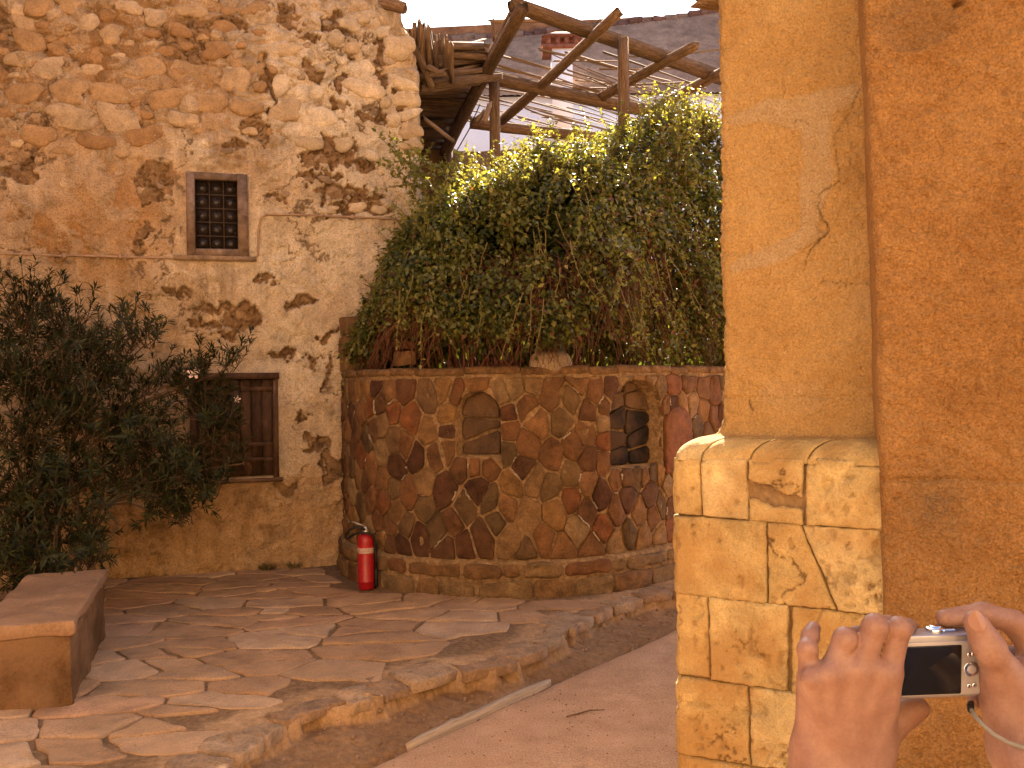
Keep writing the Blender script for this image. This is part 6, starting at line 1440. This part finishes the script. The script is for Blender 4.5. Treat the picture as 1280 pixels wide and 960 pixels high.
#nail(hp(228, 264, .7155), (1, 0, .1), (.1, .45, .85), (0, -.9, .5), .0040, .0052)
# clothes
m_shirt = plain_mat('blue_shirt', (0.10, 0.14, 0.24), .9, spec=.1, var=.12, sc=60); m_trou = plain_mat('tan_trousers', (0.30, 0.24, 0.16), .9, spec=.1); m_hair = plain_mat('brown_hair', (0.05, 0.03, 0.018), .6, var=.4, sc=90); m_shoe = plain_mat('dark_shoe', (0.04, 0.03, 0.025), .6)
def shirt(P):
    b = cone(P, (PX, PY, 1.36), (PX, PY, 1.02), .16, .152); b = smin(b, cone(P, SHL, SHR, .08, .08), .06); b = smin(b, cone(P, SHL, SHL + (ELL - SHL) * .6, .064, .060), .03); b = smin(b, cone(P, SHR, SHR + (ELR - SHR) * .6, .064, .060), .03)
    b = smin(b, ellip(P, (PX, PY, .97), (.19, .142, .14)), .05); return np.maximum(b, P[..., 2] - 1.455)
Vq, Fq = surface_nets(shirt, (.2, -.3, .75), (.98, .4, 1.55), .012, 's'); link('shirt', raw_mesh('shirt', Vq, Fq, True), m_shirt, person)
def trousers(P):
    d = ellip(P, (PX, PY, .93), (.185, .138, .13))
    for sx in (-1, 1):
        hip = np.array([PX + sx * .09, PY, .90]); kn = np.array([PX + sx * .10, PY + .02, .44]); an = np.array([PX + sx * .11, PY - .01, -.08]); d = smin(d, smin(cone(P, hip, kn, .096, .075), cone(P, kn, an, .074, .065), .03), .03)
    return np.maximum(d, P[..., 2] - .99)
Vq, Fq = surface_nets(trousers, (.35, -.25, -.17), (.88, .25, 1.08), .014, 't'); link('trousers', raw_mesh('trousers', Vq, Fq, True), m_trou, person)
def hair(P):
    h = ellip(P, HEAD + np.array([0, -.018, .05]), (.087, .10, .105)); return np.maximum(h, (P[..., 1] - HEAD[1]) * .9 - (P[..., 2] - HEAD[2] - .075) * 1.1)
Vq, Fq = surface_nets(hair, HEAD - .16, HEAD + .18, .008, 'h'); link('hair', raw_mesh('hair', Vq, Fq, True), m_hair, person)
for sx in (-1, 1):
    a_ = np.array([PX + sx * .11, PY - .04, -.125]); b_ = a_ + np.array([sx * .025, .19, -.012])
    Vq, Fq = surface_nets(lambda P: np.maximum(smin(cone(P, a_, b_, .046, .042), cone(P, a_ + np.array([0, 0, .05]), a_, .045, .045), .02), -.176 - P[..., 2]), np.minimum(a_, b_) - .08, np.maximum(a_, b_) + .12, .01, 'sh'); link('shoe', raw_mesh('shoe', Vq, Fq, True), m_shoe, person)

# ---- the compact camera
m_sil = plain_mat('silver_shell', (0.40, 0.385, 0.40), .32, metal=.75, var=.05); m_silp = plain_mat('silver_panel', (0.34, 0.31, 0.31), .45, metal=.35, var=.06); m_lcd = plain_mat('dark_screen', (0.008, 0.007, 0.008), .12, spec=.5, var=.1); m_chr = plain_mat('chrome', (0.75, 0.74, 0.73), .15, metal=1.0, var=.02)
YC = .7045
tl, tr, br_, bl2 = hp(505, 306, YC), hp(1078, 284, YC), hp(1086, 604, YC), hp(500, 622, YC)
cam_o = empty('digital_camera', 'small silver compact camera with a dark screen held up in two hands', 'camera', (tl + br_) / 2)
ux = Vector(tr - tl).normalized(); uz = Vector((tl - bl2)).normalized(); uy = uz.cross(ux); uy = -uy if uy.y < 0 else uy; cw, chh = np.linalg.norm(tr - tl), np.linalg.norm(tl - bl2); cc = Vector((tl + tr + br_ + bl2) / 4); Mc = Matrix((ux, uy, uz)).transposed()
def cbox(name, mat, x0, x1, z0, z1, y0, y1, r, par=cam_o, seg=4, smooth=True):
    """rounded box in camera axes, metres from the centre of its back"""
    hx, hz = (x1 - x0) / 2, (z1 - z0) / 2; r = min(r, hx * .99, hz * .99); out = []
    for qx, qz, a0 in ((1, 1, 0), (-1, 1, 90), (-1, -1, 180), (1, -1, 270)):
        for k in range(seg + 1): a = R(a0 + 90 * k / seg); out.append(((x0 + x1) / 2 + qx * (hx - r) + r * math.cos(a), (z0 + z1) / 2 + qz * (hz - r) + r * math.sin(a)))
    n = len(out); ey = min(.0015, (y1 - y0) * .3); V = []; cxx, czz = (x0 + x1) / 2, (z0 + z1) / 2
    for y, f in ((y0, ey), (y0 + ey * .3, ey * .3), (y0 + ey, 0), (y1 - ey, 0), (y1, ey)):
        for x, z in out: V.append(cc + Mc @ Vector((cxx + (x - cxx) * (1 - f / hx), y, czz + (z - czz) * (1 - f / hz))))
    F = [(i * n + k, i * n + (k + 1) % n, (i + 1) * n + (k + 1) % n, (i + 1) * n + k) for i in range(4) for k in range(n)] + [tuple(range(n - 1, -1, -1)), tuple(4 * n + k for k in range(n))]
    mb = MB(); mb.add(V, F); o = mb.build(name, mat, smooth=False); o.parent = par; o.matrix_parent_inverse = Matrix.Translation(-cam_o.location); return o
W2, H2 = cw / 2, chh / 2
cbox('shell', m_sil, -W2, W2, -H2, H2, .0, .021, .006)
def loc2(cx, cy): q = Mc.transposed() @ (Vector(hp(cx, cy, YC)) - cc); return q.x, q.z
xa, za = loc2(648, 345); xb, zb_ = loc2(968, 594)
cbox('back_panel', m_silp, -W2 + .002, W2 - .002, -H2 + .002, H2 - .005, -.0012, .001, .003)
cbox('screen', m_lcd, xa - .012, xb, zb_, za, -.0022, .0, .0012)
for cx, cy, r_ in ((996, 400, .0017), (1016, 398, .0017), (1005, 556, .0018), (1030, 554, .0018)):
    x, z = loc2(cx, cy); cbox('button', m_chr, x - r_, x + r_, z - r_, z + r_, -.0028, -.001, r_)
x, z = loc2(1012, 474); cbox('control_ring', m_chr, x - .0058, x + .0058, z - .0058, z + .0058, -.0022, -.001, .0057, seg=6); cbox('button', m_silp, x - .0034, x + .0034, z - .0034, z + .0034, -.0030, -.001, .0033, seg=5)
x, z = loc2(860, 280); mb = MB(); mb.lathe([(.0070, 0), (.0075, .0005), (.0075, .0028), (.0066, .0034), (.0048, .0036), (.0046, .0046), (.003, .005)], cc + Mc @ Vector((x, .011, H2 - .0005)), 20); o = mb.build('shutter_button', m_chr, smooth=True); o.parent = cam_o; o.matrix_parent_inverse = Matrix.Translation(-cam_o.location)
x, z = loc2(930, 280); cbox('power_button', m_chr, x - .004, x + .004, H2 - .0005, H2 + .0016, .008, .014, .0007)
mb = MB(); mb.lathe([(.019, 0), (.019, .006), (.0165, .0065), (.0165, .014), (.0145, .0145), (.0145, .021), (.009, .0212)], cc + Mc @ Vector((.004, .0208, .0)), 28, Mc @ Matrix.Rotation(-math.pi / 2, 3, 'X')); o = mb.build('lens', m_sil, smooth=True); o.parent = cam_o; o.matrix_parent_inverse = Matrix.Translation(-cam_o.location)
m_cord = plain_mat('grey_cord', (0.20, 0.18, 0.14), .8)
mb = MB(); mb.tube([hp(1020, 628, .716), hp(1012, 660, .706), hp(1032, 696, .692), hp(1075, 745, .683), hp(1130, 792, .6745), hp(1200, 832, .669), hp(1270, 856, .6665), hp(1350, 872, .6668), hp(1440, 880, .676), hp(1520, 870, .70)], .0016, 7); o = mb.build('wrist_strap', m_cord, smooth=True); o.parent = cam_o; o.matrix_parent_inverse = Matrix.Translation(-cam_o.location)
mb = MB(); mb.tube([hp(1014, 640, .712), hp(1013, 672, .702)], [.0028, .0024], 8); o = mb.build('strap_clasp', m_blk, smooth=True); o.parent = cam_o; o.matrix_parent_inverse = Matrix.Translation(-cam_o.location)
